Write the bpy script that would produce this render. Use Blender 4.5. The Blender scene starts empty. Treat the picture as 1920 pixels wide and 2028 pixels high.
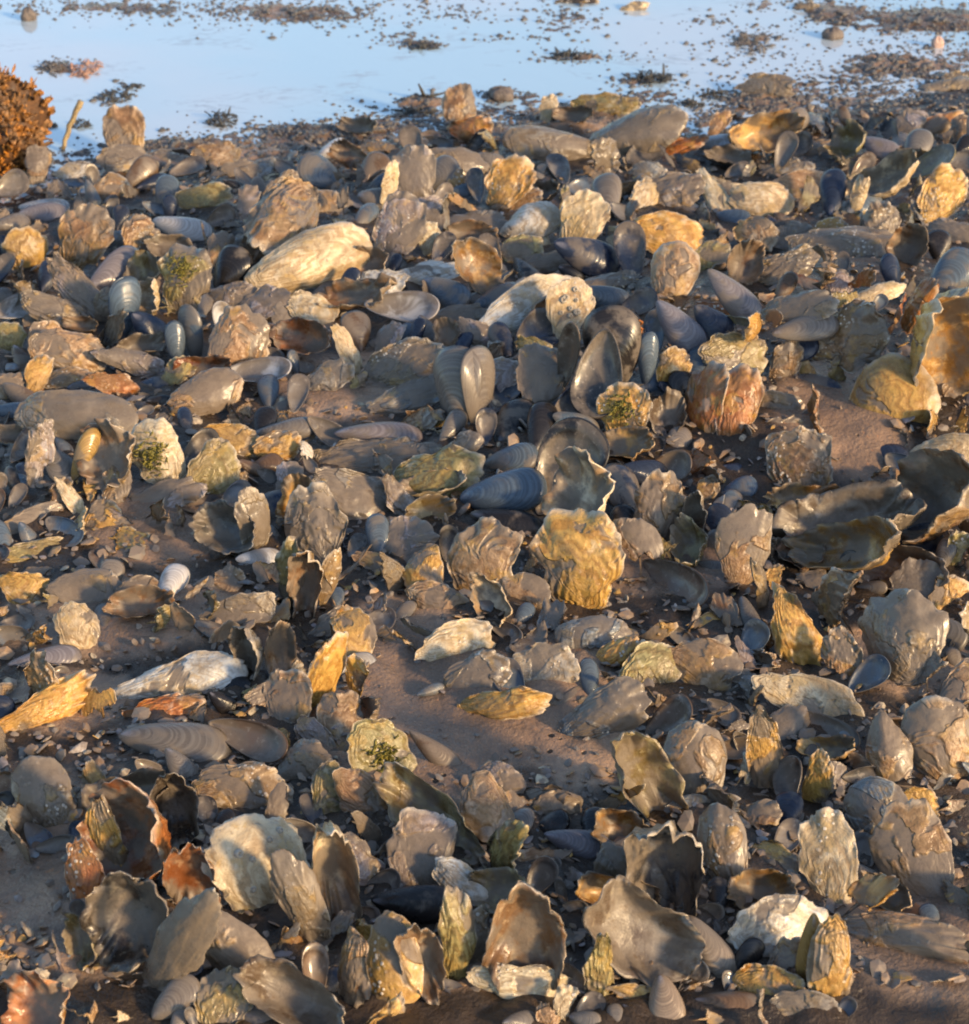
import bpy, math, random
import numpy as np
from mathutils import Vector, Matrix

sc = bpy.context.scene
R = math.radians
rng = random.Random(11)

# ------------------------------------------------------------------ camera, sky, sun, exposure
CAM_H, PITCH, F_PX = 1.15, R(30.2), 4200.0          # pixels of the 1920 x 2028 photograph
cam_d = bpy.data.cameras.new('camera')
cam = bpy.data.objects.new('camera', cam_d)
sc.collection.objects.link(cam)
cam.location = (0, 0, CAM_H)
cam.rotation_euler = (math.pi / 2 - PITCH, 0, 0)
cam_d.sensor_fit = 'HORIZONTAL'
cam_d.sensor_width = 36
cam_d.lens = 36 * F_PX / 1920
cam_d.clip_start, cam_d.clip_end = 0.05, 2000
cam_d.dof.use_dof = True
cam_d.dof.focus_distance = 1.95
cam_d.dof.aperture_fstop = 16
sc.camera = cam

SUN_EL, SUN_AZ = R(18), R(128)                        # azimuth clockwise from +Y: low, from the right and behind
to_sun = Vector((math.sin(SUN_AZ) * math.cos(SUN_EL), math.cos(SUN_AZ) * math.cos(SUN_EL), math.sin(SUN_EL)))
world = bpy.data.worlds.new('World')
sc.world = world
world.use_nodes = True
wn = world.node_tree
sky = wn.nodes.new('ShaderNodeTexSky')
sky.sky_type = 'NISHITA'
sky.sun_disc = False
sky.sun_elevation = SUN_EL
sky.sun_rotation = SUN_AZ
sky.dust_density = 0.9
sky.ozone_density = 1.6
wn.links.new(sky.outputs[0], wn.nodes['Background'].inputs[0])
wn.nodes['Background'].inputs[1].default_value = 0.148
sun_d = bpy.data.lights.new('sun', 'SUN')
sun = bpy.data.objects.new('sun', sun_d)
sc.collection.objects.link(sun)
sun_d.energy = 3.2
sun_d.angle = R(6.0)
sun_d.color = (1.0, 0.70, 0.38)
sun.rotation_euler = (-to_sun).to_track_quat('-Z', 'Y').to_euler()
sc.view_settings.view_transform = 'Standard'
sc.view_settings.look = 'None'
sc.view_settings.gamma = 1
sc.view_settings.exposure = 1.12
sc.cycles.filter_width = 1.9
sc.cycles.max_bounces = 6

# ------------------------------------------------------------------ pixel <-> ground
SP, CP = math.sin(PITCH), math.cos(PITCH)
RIGHT = Vector((1, 0, 0)); UPV = Vector((0, SP, CP)); FWD = Vector((0, CP, -SP))
def ray(x, y):
    return (RIGHT * ((x - 960) / F_PX) - UPV * ((y - 1014) / F_PX) + FWD)
def at(x, y, z=0.0):
    d = ray(x, y)
    t = (z - CAM_H) / d.z
    return Vector((0, 0, CAM_H)) + d * t
def project(P):
    q = P - Vector((0, 0, CAM_H))
    z = q.dot(FWD)
    return 960 + F_PX * q.dot(RIGHT) / z, 1014 - F_PX * q.dot(UPV) / z, z

# ------------------------------------------------------------------ noise
def _h(ix, iy, seed):
    n = (ix.astype(np.int64) * 374761393 + iy.astype(np.int64) * 668265263 + seed * 974634777) & 0x7fffffff
    n = ((n ^ (n >> 13)) * 1274126177) & 0x7fffffff
    n = n ^ (n >> 16)
    return (n & 0xffff) / 32767.5 - 1.0
def vnoise(x, y, seed=0):
    x = np.asarray(x, float); y = np.asarray(y, float)
    ix = np.floor(x); iy = np.floor(y)
    fx = x - ix; fy = y - iy
    ux = fx * fx * (3 - 2 * fx); uy = fy * fy * (3 - 2 * fy)
    a = _h(ix, iy, seed); b = _h(ix + 1, iy, seed); c = _h(ix, iy + 1, seed); d = _h(ix + 1, iy + 1, seed)
    return (a * (1 - ux) + b * ux) * (1 - uy) + (c * (1 - ux) + d * ux) * uy
def fbm(x, y, seed=0, octv=4):
    s = 0.0; a = 1.0; f = 1.0; t = 0.0
    for o in range(octv):
        s = s + a * vnoise(x * f + 17.3 * o, y * f - 9.1 * o, seed + o); t += a; a *= .5; f *= 2.03
    return s / t

# ------------------------------------------------------------------ materials
def nt(name):
    m = bpy.data.materials.new(name); m.use_nodes = True
    t = m.node_tree; b = t.nodes['Principled BSDF']; b.inputs['Specular IOR Level'].default_value = .36
    return m, t, b
def N(t, kind, **kw):
    n = t.nodes.new(kind)
    for k, v in kw.items():
        if k.startswith('i_'):
            key = k[2:]
            n.inputs[int(key) if key.isdigit() else key.replace('_', ' ')].default_value = v
        else: setattr(n, k, v)
    return n
def L(t, a, b): t.links.new(a, b)
def noise(t, vec, scale, detail=4, rough=.6, dist=0):
    n = N(t, 'ShaderNodeTexNoise', i_Scale=scale, i_Detail=detail, i_Roughness=rough, i_Distortion=dist)
    if vec is not None: L(t, vec, n.inputs['Vector'])
    return n.outputs['Fac']
def ramp(t, fac, stops):
    r = N(t, 'ShaderNodeValToRGB'); e = r.color_ramp.elements
    e[0].position, e[0].color = stops[0][0], (*stops[0][1], 1) if len(stops[0][1]) == 3 else stops[0][1]
    e[1].position, e[1].color = stops[-1][0], (*stops[-1][1], 1)
    for p, c in stops[1:-1]:
        q = e.new(p); q.color = (*c, 1)
    L(t, fac, r.inputs[0]); return r.outputs[0]
def bw(t, fac, a, b, lo=0., hi=1.):
    m = N(t, 'ShaderNodeMapRange', interpolation_type='SMOOTHSTEP')
    for k, v in ((1, a), (2, b), (3, lo), (4, hi)): m.inputs[k].default_value = v
    L(t, fac, m.inputs[0]); return m.outputs[0]
def mix(t, fac, a, b, mode='MIX'):
    m = N(t, 'ShaderNodeMix', data_type='RGBA', blend_type=mode)
    for sock, v in ((m.inputs[0], fac), (m.inputs[6], a), (m.inputs[7], b)):
        if isinstance(v, (int, float)): sock.default_value = v
        elif isinstance(v, tuple): sock.default_value = (*v, 1)
        else: L(t, v, sock)
    return m.outputs[2]
def mth(t, op, a, b=None):
    m = N(t, 'ShaderNodeMath', operation=op)
    for i, v in enumerate((a, b)):
        if v is None: continue
        if isinstance(v, (int, float)): m.inputs[i].default_value = v
        else: L(t, v, m.inputs[i])
    return m.outputs[0]
def bump(t, b, h, strength, dist, prev=None):
    n = N(t, 'ShaderNodeBump', i_Strength=strength, i_Distance=dist)
    L(t, h, n.inputs['Height'])
    if prev is not None: L(t, prev, n.inputs['Normal'])
    L(t, n.outputs[0], b.inputs['Normal']); return n.outputs[0]

MUD = (.180, .140, .112)
def shell_coords(t):
    # world position: one grain size in metres whatever the scale of the shell
    g = N(t, 'ShaderNodeNewGeometry'); oi = N(t, 'ShaderNodeObjectInfo')
    return g.outputs['Position'], oi

def make_shell_mats():
    out = {}
    # oyster, outer side
    m, t, b = nt('oyster_outer'); pos, oi = shell_coords(t)
    ring = N(t, 'ShaderNodeAttribute', attribute_name='ring').outputs['Fac']
    edge = N(t, 'ShaderNodeAttribute', attribute_name='edge').outputs['Fac']
    n1 = noise(t, pos, 45, 5, .62); n2 = noise(t, pos, 170, 4, .6); n3 = noise(t, pos, 26, 3, .55, .6)
    band = N(t, 'ShaderNodeTexNoise', noise_dimensions='1D', i_Detail=3., i_Scale=1.6)
    L(t, mth(t, 'ADD', mth(t, 'ADD', ring, mth(t, 'MULTIPLY', n1, .8)), mth(t, 'MULTIPLY', oi.outputs['Random'], 60)), band.inputs['W'])
    oc = oi.outputs['Color']
    base = mix(t, bw(t, band.outputs['Fac'], .38, .60), mix(t, 1, oc, (.66, .58, .50), 'MULTIPLY'), oc)
    base = mix(t, bw(t, n2, .55, .67, 0, .5), base, mix(t, 1, oc, (.38, .30, .22), 'MULTIPLY'))
    base = mix(t, bw(t, noise(t, pos, 13, 3, .55, .7), .44, .60, 0, .58), base, mix(t, n2, (.100, .072, .042), (.25, .165, .068)))   # shared brown staining
    base = mix(t, bw(t, n1, .58, .68, 0, .6), base, mix(t, .5, oc, (.62, .55, .44)))        # pale chalky wear
    base = mix(t, bw(t, noise(t, pos, 52, 4, .62), .53, .64, 0, .72), base, mix(t, .30, (.33, .20, .045), oc))  # ochre algae
    base = mix(t, mth(t, 'MULTIPLY', bw(t, edge, .90, 1.0), bw(t, n1, .3, .6, .1, .7)), base, (.46, .40, .32))   # thin new margin
    vo = N(t, 'ShaderNodeTexVoronoi', i_Scale=190.); L(t, pos, vo.inputs['Vector'])
    barn = mth(t, 'MULTIPLY', bw(t, vo.outputs['Distance'], .22, .34, 1, 0), mth(t, 'MULTIPLY', bw(t, oi.outputs['Random'], .55, .9), bw(t, noise(t, pos, 33, 2), .48, .58)))
    base = mix(t, barn, base, (.55, .49, .41))
    lim = mth(t, 'SUBTRACT', .70, mth(t, 'MULTIPLY', oi.outputs['Alpha'], .30))
    mf = N(t, 'ShaderNodeMapRange', interpolation_type='SMOOTHSTEP'); L(t, n3, mf.inputs[0]); L(t, lim, mf.inputs[1]); L(t, mth(t, 'ADD', lim, .08), mf.inputs[2]); mf.inputs[4].default_value = .90
    mudc = mix(t, n1, (.088, .071, .055), (.200, .157, .116))
    base = mix(t, mf.outputs[0], base, mudc)
    L(t, base, b.inputs['Base Color'])
    L(t, bw(t, n1, .35, .65, .20, .50), b.inputs['Roughness']); b.inputs['Specular IOR Level'].default_value = .42
    h = mth(t, 'ADD', mth(t, 'MULTIPLY', band.outputs['Fac'], .45), mth(t, 'ADD', mth(t, 'MULTIPLY', n2, .7), mth(t, 'ADD', mth(t, 'MULTIPLY', n1, .8), mth(t, 'MULTIPLY', barn, .35))))
    h = mth(t, 'MULTIPLY', h, bw(t, mf.outputs[0], 0, .9, 1, .35))
    bump(t, b, h, .8, .0026)
    out['oo'] = m
    # oyster, inner side
    m, t, b = nt('oyster_inner'); pos, oi = shell_coords(t)
    n1 = noise(t, pos, 40, 5, .6); n2 = noise(t, pos, 130, 4, .6)
    base = mix(t, .22, oi.outputs['Color'], (.36, .31, .25))
    n3 = noise(t, pos, 22, 3, .6, .8)
    base = mix(t, bw(t, n3, .36, .56, 0, .85), base, mix(t, 1, oi.outputs['Color'], (.34, .24, .16), 'MULTIPLY'))
    base = mix(t, bw(t, noise(t, pos, 95, 4, .65), .56, .66, 0, .6), base, mix(t, .5, oi.outputs['Color'], (.42, .34, .22)))
    base = mix(t, bw(t, n1, .40, .56, 0, .88), base, mix(t, n2, (.085, .070, .054), (.20, .158, .118)))
    base = mix(t, bw(t, n2, .60, .72, 0, .6), base, mix(t, 1, oi.outputs['Color'], (.5, .36, .22), 'MULTIPLY'))
    L(t, base, b.inputs['Base Color'])
    L(t, bw(t, n1, .35, .65, .25, .55), b.inputs['Roughness'])
    bump(t, b, mth(t, 'ADD', n1, mth(t, 'MULTIPLY', n2, .5)), .55, .003)
    out['oi'] = m
    # mussel, outer side
    m, t, b = nt('mussel_outer'); pos, oi = shell_coords(t)
    ring = N(t, 'ShaderNodeAttribute', attribute_name='ring').outputs['Fac']
    n1 = noise(t, pos, 38, 4, .55); n2 = noise(t, pos, 200, 3, .6)
    band = N(t, 'ShaderNodeTexNoise', noise_dimensions='1D', i_Detail=2., i_Scale=2.2)
    L(t, mth(t, 'ADD', ring, mth(t, 'MULTIPLY', oi.outputs['Random'], 40)), band.inputs['W'])
    base = mix(t, bw(t, band.outputs['Fac'], .42, .60), mix(t, 1, oi.outputs['Color'], (.72, .70, .70), 'MULTIPLY'), oi.outputs['Color'])
    base = mix(t, bw(t, mth(t, 'ADD', ring, mth(t, 'MULTIPLY', n1, 2.5)), 1.2, 3.4, .55, 0), base, (.26, .25, .28))          # worn beak
    lim = mth(t, 'ADD', mth(t, 'MULTIPLY', oi.outputs['Random'], .22), .40)
    mf = N(t, 'ShaderNodeMapRange', interpolation_type='SMOOTHSTEP'); L(t, n1, mf.inputs[0]); L(t, lim, mf.inputs[1]); L(t, mth(t, 'ADD', lim, .14), mf.inputs[2]); mf.inputs[4].default_value = .72
    base = mix(t, mf.outputs[0], base, mix(t, n1, (.100, .083, .068), (.185, .150, .115)))
    L(t, base, b.inputs['Base Color'])
    L(t, bw(t, n1, .35, .65, .16, .40), b.inputs['Roughness'])
    bump(t, b, mth(t, 'ADD', mth(t, 'MULTIPLY', band.outputs['Fac'], .6), mth(t, 'MULTIPLY', n2, .25)), .45, .0015)
    out['mo'] = m
    # mussel, inner side
    m, t, b = nt('mussel_inner'); pos, oi = shell_coords(t)
    ring = N(t, 'ShaderNodeAttribute', attribute_name='ring').outputs['Fac']
    n1 = noise(t, pos, 45, 4, .6); n2 = noise(t, pos, 160, 3, .6)
    base = mix(t, .12, oi.outputs['Color'], (.25, .24, .24))
    base = mix(t, bw(t, mth(t, 'ADD', ring, n1), 8.2, 9.4, 0, .8), base, mix(t, 1, oi.outputs['Color'], (.35, .33, .36), 'MULTIPLY'))
    base = mix(t, bw(t, noise(t, pos, 26, 4, .6, .6), .40, .56, 0, .85), base, mix(t, n2, (.085, .070, .056), (.19, .152, .116)))
    base = mix(t, bw(t, n2, .58, .70, 0, .5), base, (.30, .26, .22))
    L(t, base, b.inputs['Base Color'])
    L(t, bw(t, n1, .35, .65, .2, .5), b.inputs['Roughness'])
    bump(t, b, n1, .35, .002)
    out['mi'] = m
    return out
MATS = make_shell_mats()

def simple_mat(name, c1, c2, scale, rough=(.4, .7), bs=.6, bd=.003, detail=5):
    m, t, b = nt(name)
    pos = N(t, 'ShaderNodeNewGeometry').outputs['Position']
    n1 = noise(t, pos, scale, detail, .62); n2 = noise(t, pos, scale * 3.7, 3, .6)
    L(t, mix(t, bw(t, mth(t, 'ADD', mth(t, 'MULTIPLY', n1, .6), mth(t, 'MULTIPLY', n2, .4)), .38, .62), c1, c2), b.inputs['Base Color'])
    L(t, bw(t, n1, .35, .65, *rough), b.inputs['Roughness'])
    bump(t, b, mth(t, 'ADD', n1, n2), bs, bd)
    return m

# ------------------------------------------------------------------ object helpers
COL = sc.collection
def mesh_obj(name, V, Fc, mats, parent=None, smooth=True, slots=None, attr=None, color=None):
    me = bpy.data.meshes.new(name)
    me.from_pydata([tuple(v) for v in V], [], Fc)
    for m in mats: me.materials.append(m)
    me.polygons.foreach_set('use_smooth', [smooth] * len(me.polygons))
    if slots is not None: me.polygons.foreach_set('material_index', slots)
    if attr is not None:
        a = me.attributes.new('ring', 'FLOAT', 'POINT'); a.data.foreach_set('value', attr)
    me.update()
    o = bpy.data.objects.new(name, me); COL.objects.link(o)
    if parent: o.parent = parent
    return o
def empty(name, loc=(0, 0, 0)):
    o = bpy.data.objects.new(name, None); o.empty_display_size = .01; COL.objects.link(o); o.location = loc; return o
def tag(o, label, cat, group=None, kind=None):
    if label: o['label'] = label
    if cat: o['category'] = cat
    if group: o['group'] = group
    if kind: o['kind'] = kind
    return o

# ------------------------------------------------------------------ the ground and the pool
SHORE_PX = [(-500, 470), (-100, 380), (40, 345), (130, 305), (300, 285), (420, 272), (560, 285), (680, 250), (800, 225), (900, 212), (1050, 212),
            (1300, 225), (1450, 196), (1620, 170), (1780, 140), (1920, 120), (2400, 60)]
SHORE = np.array([tuple(at(*p))[:2] for p in SHORE_PX])
# mud that stands just out of the pool: pixel x, y, half-widths, lift in metres
BARS = [(150, 12, 260, 18, .0050), (470, 22, 200, 22, .0050), (640, 28, 110, 20, .0048), (800, 75, 60, 16, .0058), (850, 88, 40, 8, .006), (900, 30, 60, 12, .0042),
        (1120, 40, 70, 32, .0060), (1130, 112, 70, 12, .0052), (1260, 160, 50, 12, .006), (1280, 190, 80, 14, .006), (1480, 85, 50, 28, .0052), (1560, 8, 120, 12, .006),
        (1640, 30, 60, 20, .0052), (1760, 38, 150, 36, .0066), (1900, 40, 120, 30, .0068), (1540, 72, 40, 8, .0045), (1770, 125, 90, 20, .0062), (240, 180, 30, 14, .0058),
        (215, 200, 25, 8, .006), (120, 132, 45, 14, .0075), (980, 190, 40, 12, .005), (640, 265, 120, 20, .0045), (330, 285, 80, 12, .004), (840, 200, 60, 12, .005),
        (1000, 75, 60, 5, .0042), (1210, 112, 70, 6, .004), (560, 255, 90, 10, .0032), (60, 205, 30, 8, .003), (1400, 40, 40, 10, .0035)]
BARW = []
for bx, by, hw, hh, am in BARS:
    c = at(bx, by); e = at(bx + hw, by); q = at(bx, by + hh); BARW.append((c.x, c.y, (e - c).length, (q - c).length, am))
# gentle rises under the piles of shells: pixel x, y, radius in metres, lift
RISES = [tuple(at(1660, 760))[:2] + (.24, .100), tuple(at(1250, 880))[:2] + (.20, .035), tuple(at(560, 470))[:2] + (.26, .03), tuple(at(1150, 270))[:2] + (.16, .012),
         tuple(at(250, 950))[:2] + (.13, .018), tuple(at(330, 1700))[:2] + (.12, .012)]
BARE = [(330, 1110, 130, 50), (240, 1290, 170, 60), (850, 1500, 150, 130), (790, 1330, 80, 60), (1060, 1470, 120, 90), (1840, 1960, 170, 100), (200, 1460, 60, 40), (60, 1800, 80, 130),
        (240, 1960, 130, 60), (700, 810, 130, 50), (1650, 940, 90, 70), (1300, 1190, 140, 45), (1150, 1540, 80, 80), (150, 1470, 90, 50), (1780, 1390, 110, 50), (1720, 1000, 60, 40), (900, 2000, 160, 40)]
BAREW = []
for bx, by, hw, hh in BARE:
    c = at(bx, by); BAREW.append((c.x, c.y, 1.15 * (at(bx + hw, by) - c).length, 1.15 * (at(bx, by + hh) - c).length))
def shore_dist(x, y):
    sy = np.interp(x, SHORE[:, 0], SHORE[:, 1])
    return sy - y                                       # positive on the shell bank
def ground(x, y, fine=True):
    x = np.asarray(x, float); y = np.asarray(y, float)
    d = shore_dist(x, y) + .03 * vnoise(x * 9, y * 9, 40) + .012 * vnoise(x * 33, y * 33, 41)
    bank = -.0014 + .013 * np.clip(d, 0, .16) + .085 * np.clip(d - .16, 0, .22) + .018 * np.clip(d - .38, 0, 4)
    z = np.where(d > 0, bank, -.0066 + .050 * np.clip(d + .12, 0, .12))
    for cx, cy, rad, am in RISES:
        z = z + am * np.exp(-((x - cx) ** 2 + (y - cy) ** 2) / rad ** 2) * np.clip(d * 8, 0, 1)
    for cx, cy, rx, ry, am in BARW:
        z = z + (am + .0006) * np.exp(-(((x - cx) / rx) ** 2 + ((y - cy) / ry) ** 2) ** 1.5) * (d < .05)
    z = z + np.clip(d * 6, .35, 1) * .009 * fbm(x * 11, y * 11, 3, 3)
    if fine:
        hf = np.ones_like(z)
        for cx, cy, rx, ry in BAREW: hf = hf * (1 - .72 * np.exp(-(((x - cx) / rx) ** 2 + ((y - cy) / ry) ** 2) ** 2))
        z = z + np.clip(1 - np.abs(d + .05) * 4, .55, 1) * (d < .12) * .0068 * fbm(x * 80, y * 85, 21, 3)
        z = z + hf * np.clip(d * 6 + .5, .5, 1) * (.0046 * fbm(x * 55, y * 55, 7, 3) + .0016 * np.maximum(0, vnoise(x * 180, y * 180, 9)))
    return z
def gz(x, y): return float(ground(np.array([x]), np.array([y]), False)[0])

def axis(lo, hi, step, far):
    c = list(np.arange(lo, hi + 1e-9, step)); s = step; v = hi
    up = []
    while v < far: s *= 1.35; v += s; up.append(v)
    s = step; v = lo; dn = []
    while v > -far: s *= 1.35; v -= s; dn.append(v)
    return np.array(dn[::-1] + c + up)
xs = axis(-1.15, 1.15, .0052, 900); ys = axis(1.15, 3.75, .0056, 900)
GX, GY = np.meshgrid(xs, ys)
GZ = ground(GX, GY)
far = (np.abs(GX) > 40) | (np.abs(GY) > 40)
GZ = np.where(far, -.05, np.minimum(GZ, .08))
def grid_mesh(name, X, Y, Z, mat):
    ny, nx = X.shape
    me = bpy.data.meshes.new(name)
    co = np.stack([X, Y, Z], -1).reshape(-1, 3).astype(np.float32)
    idx = np.arange(nx * ny).reshape(ny, nx)
    q = np.stack([idx[:-1, :-1], idx[:-1, 1:], idx[1:, 1:], idx[1:, :-1]], -1).reshape(-1, 4)
    me.vertices.add(len(co)); me.vertices.foreach_set('co', co.ravel())
    me.loops.add(q.size); me.loops.foreach_set('vertex_index', q.ravel().astype(np.int32))
    me.polygons.add(len(q)); me.polygons.foreach_set('loop_start', np.arange(0, q.size, 4, dtype=np.int32))
    me.polygons.foreach_set('use_smooth', np.ones(len(q), bool))
    me.update(calc_edges=True); me.validate()
    me.materials.append(mat)
    o = bpy.data.objects.new(name, me); COL.objects.link(o); return o

WET_SHADE_PX = [(330, 1110, 200, 90), (850, 1480, 220, 200), (1060, 1470, 160, 140), (1300, 1190, 200, 70), (900, 2000, 220, 60), (60, 1810, 170, 190), (1850, 1960, 190, 120), (1660, 950, 170, 150), (250, 1960, 160, 80), (1220, 1060, 90, 60), (640, 820, 120, 40), (300, 1300, 150, 80)]  # wet mud, and shade painted on the mud at front corners and right middle
def mud_mat():
    m, t, b = nt('tidal_mud')
    pos = N(t, 'ShaderNodeNewGeometry').outputs['Position']
    sep = N(t, 'ShaderNodeSeparateXYZ'); L(t, pos, sep.inputs[0])
    n1 = noise(t, pos, 9, 5, .6); n2 = noise(t, pos, 60, 5, .62); n3 = noise(t, pos, 260, 4, .65)
    c = mix(t, bw(t, n1, .36, .64), (.125, .098, .074), (.225, .165, .115))
    c = mix(t, bw(t, n2, .50, .66, 0, .55), c, (.105, .088, .075))
    c = mix(t, bw(t, n3, .62, .72, 0, .5), c, (.33, .28, .23))
    c = mix(t, bw(t, noise(t, pos, 100, 3, .5), .66, .72, 0, .6), c, (.30, .17, .09))
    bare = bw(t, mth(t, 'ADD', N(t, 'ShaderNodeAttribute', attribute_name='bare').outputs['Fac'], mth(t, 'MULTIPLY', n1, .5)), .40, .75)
    c = mix(t, bare, mix(t, 1, c, (.27, .245, .22), 'MULTIPLY'), mix(t, 1, c, (1.75, 1.55, 1.40), 'MULTIPLY'))  # mud outside the bare patches darkened: shade of the shell gaps painted in
    v = N(t, 'ShaderNodeTexVoronoi', i_Scale=48.); L(t, pos, v.inputs['Vector'])
    hole = bw(t, v.outputs['Distance'], .10, .16, 1, 0)
    hole = mth(t, 'MULTIPLY', hole, bw(t, noise(t, pos, 14, 2), .50, .60))
    c = mix(t, hole, c, (.02, .017, .015))
    wet = mth(t, 'MAXIMUM', bw(t, sep.outputs[2], .000, .010, 1, 0), bw(t, mth(t, 'ADD', N(t, 'ShaderNodeAttribute', attribute_name='wet').outputs['Fac'], mth(t, 'MULTIPLY', n2, .5)), .55, .85, 0, .9))  # low wet mud, plus the blobs of wet mud and painted shade
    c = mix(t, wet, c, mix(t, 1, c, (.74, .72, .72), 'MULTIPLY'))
    L(t, c, b.inputs['Base Color'])
    r = mth(t, 'SUBTRACT', bw(t, n2, .35, .65, .24, .50), mth(t, 'MULTIPLY', wet, .12))
    L(t, r, b.inputs['Roughness'])
    h = mth(t, 'SUBTRACT', mth(t, 'ADD', n2, mth(t, 'MULTIPLY', n3, .5)), mth(t, 'MULTIPLY', hole, 1.2))
    bump(t, b, h, .8, .005)
    return m
MZ = np.zeros_like(GX)
def bank_silt(P, rad, am):
    i0, i1 = np.searchsorted(xs, (P.x - 2.2 * rad, P.x + 2.2 * rad)); j0, j1 = np.searchsorted(ys, (P.y - 2.2 * rad, P.y + 2.2 * rad))
    if i1 <= i0 or j1 <= j0: return
    sx, sy = GX[j0:j1, i0:i1], GY[j0:j1, i0:i1]
    MZ[j0:j1, i0:i1] = np.maximum(MZ[j0:j1, i0:i1], am * np.exp(-(((sx - P.x) ** 2 + (sy - P.y) ** 2) / rad ** 2) ** 1.2))
def fine_z(x, y):
    i = min(max(int(np.searchsorted(xs, x)), 0), len(xs) - 1); j = min(max(int(np.searchsorted(ys, y)), 0), len(ys) - 1)
    return float(GZ[j, i] + MZ[j, i])
def build_mud():
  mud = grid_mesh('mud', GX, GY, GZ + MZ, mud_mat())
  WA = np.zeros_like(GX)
  for wx_, wy_, wa_, wb_ in WET_SHADE_PX:
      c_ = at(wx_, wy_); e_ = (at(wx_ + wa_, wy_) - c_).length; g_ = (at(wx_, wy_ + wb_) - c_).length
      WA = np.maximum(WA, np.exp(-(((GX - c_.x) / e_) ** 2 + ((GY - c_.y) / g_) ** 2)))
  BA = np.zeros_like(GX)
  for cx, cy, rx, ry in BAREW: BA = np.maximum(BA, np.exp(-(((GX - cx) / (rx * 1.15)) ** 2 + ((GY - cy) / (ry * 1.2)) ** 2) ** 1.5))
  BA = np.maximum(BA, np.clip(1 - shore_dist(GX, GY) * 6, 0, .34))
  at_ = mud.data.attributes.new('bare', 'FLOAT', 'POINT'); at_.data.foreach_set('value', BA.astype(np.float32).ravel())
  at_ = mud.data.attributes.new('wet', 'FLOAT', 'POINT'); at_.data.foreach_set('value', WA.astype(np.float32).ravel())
  tag(mud, 'wet grey-brown tidal mud under the shells', None, None, 'structure')

def water_mat():
    m, t, b = nt('pool_water')
    pos = N(t, 'ShaderNodeNewGeometry').outputs['Position']
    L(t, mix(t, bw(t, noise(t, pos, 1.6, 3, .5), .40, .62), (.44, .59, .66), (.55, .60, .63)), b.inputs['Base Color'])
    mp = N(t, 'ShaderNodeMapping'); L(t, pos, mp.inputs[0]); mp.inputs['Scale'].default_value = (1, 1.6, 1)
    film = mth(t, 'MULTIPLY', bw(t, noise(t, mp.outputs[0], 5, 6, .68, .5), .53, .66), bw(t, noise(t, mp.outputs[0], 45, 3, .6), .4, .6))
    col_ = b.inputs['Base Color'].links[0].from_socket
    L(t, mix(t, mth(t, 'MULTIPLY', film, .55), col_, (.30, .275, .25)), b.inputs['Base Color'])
    b.inputs['Transmission Weight'].default_value = .15
    b.inputs['IOR'].default_value = 3.0
    b.inputs['Specular IOR Level'].default_value = .5
    b.inputs['Roughness'].default_value = .06
    bump(t, b, noise(t, pos, 30, 4, .5), .10, .004)
    return m
wx = axis(-3, 3, 1.0, 900); WX, WY = np.meshgrid(wx, axis(1.5, 6, 1.0, 900))
# water stays behind the bank: its near edge is buried under the rising mud
tag(grid_mesh('water', WX, np.maximum(WY, 1.9), np.zeros_like(WX), water_mat()), 'shallow still pool reflecting pale blue sky', None, None, 'structure')

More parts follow.
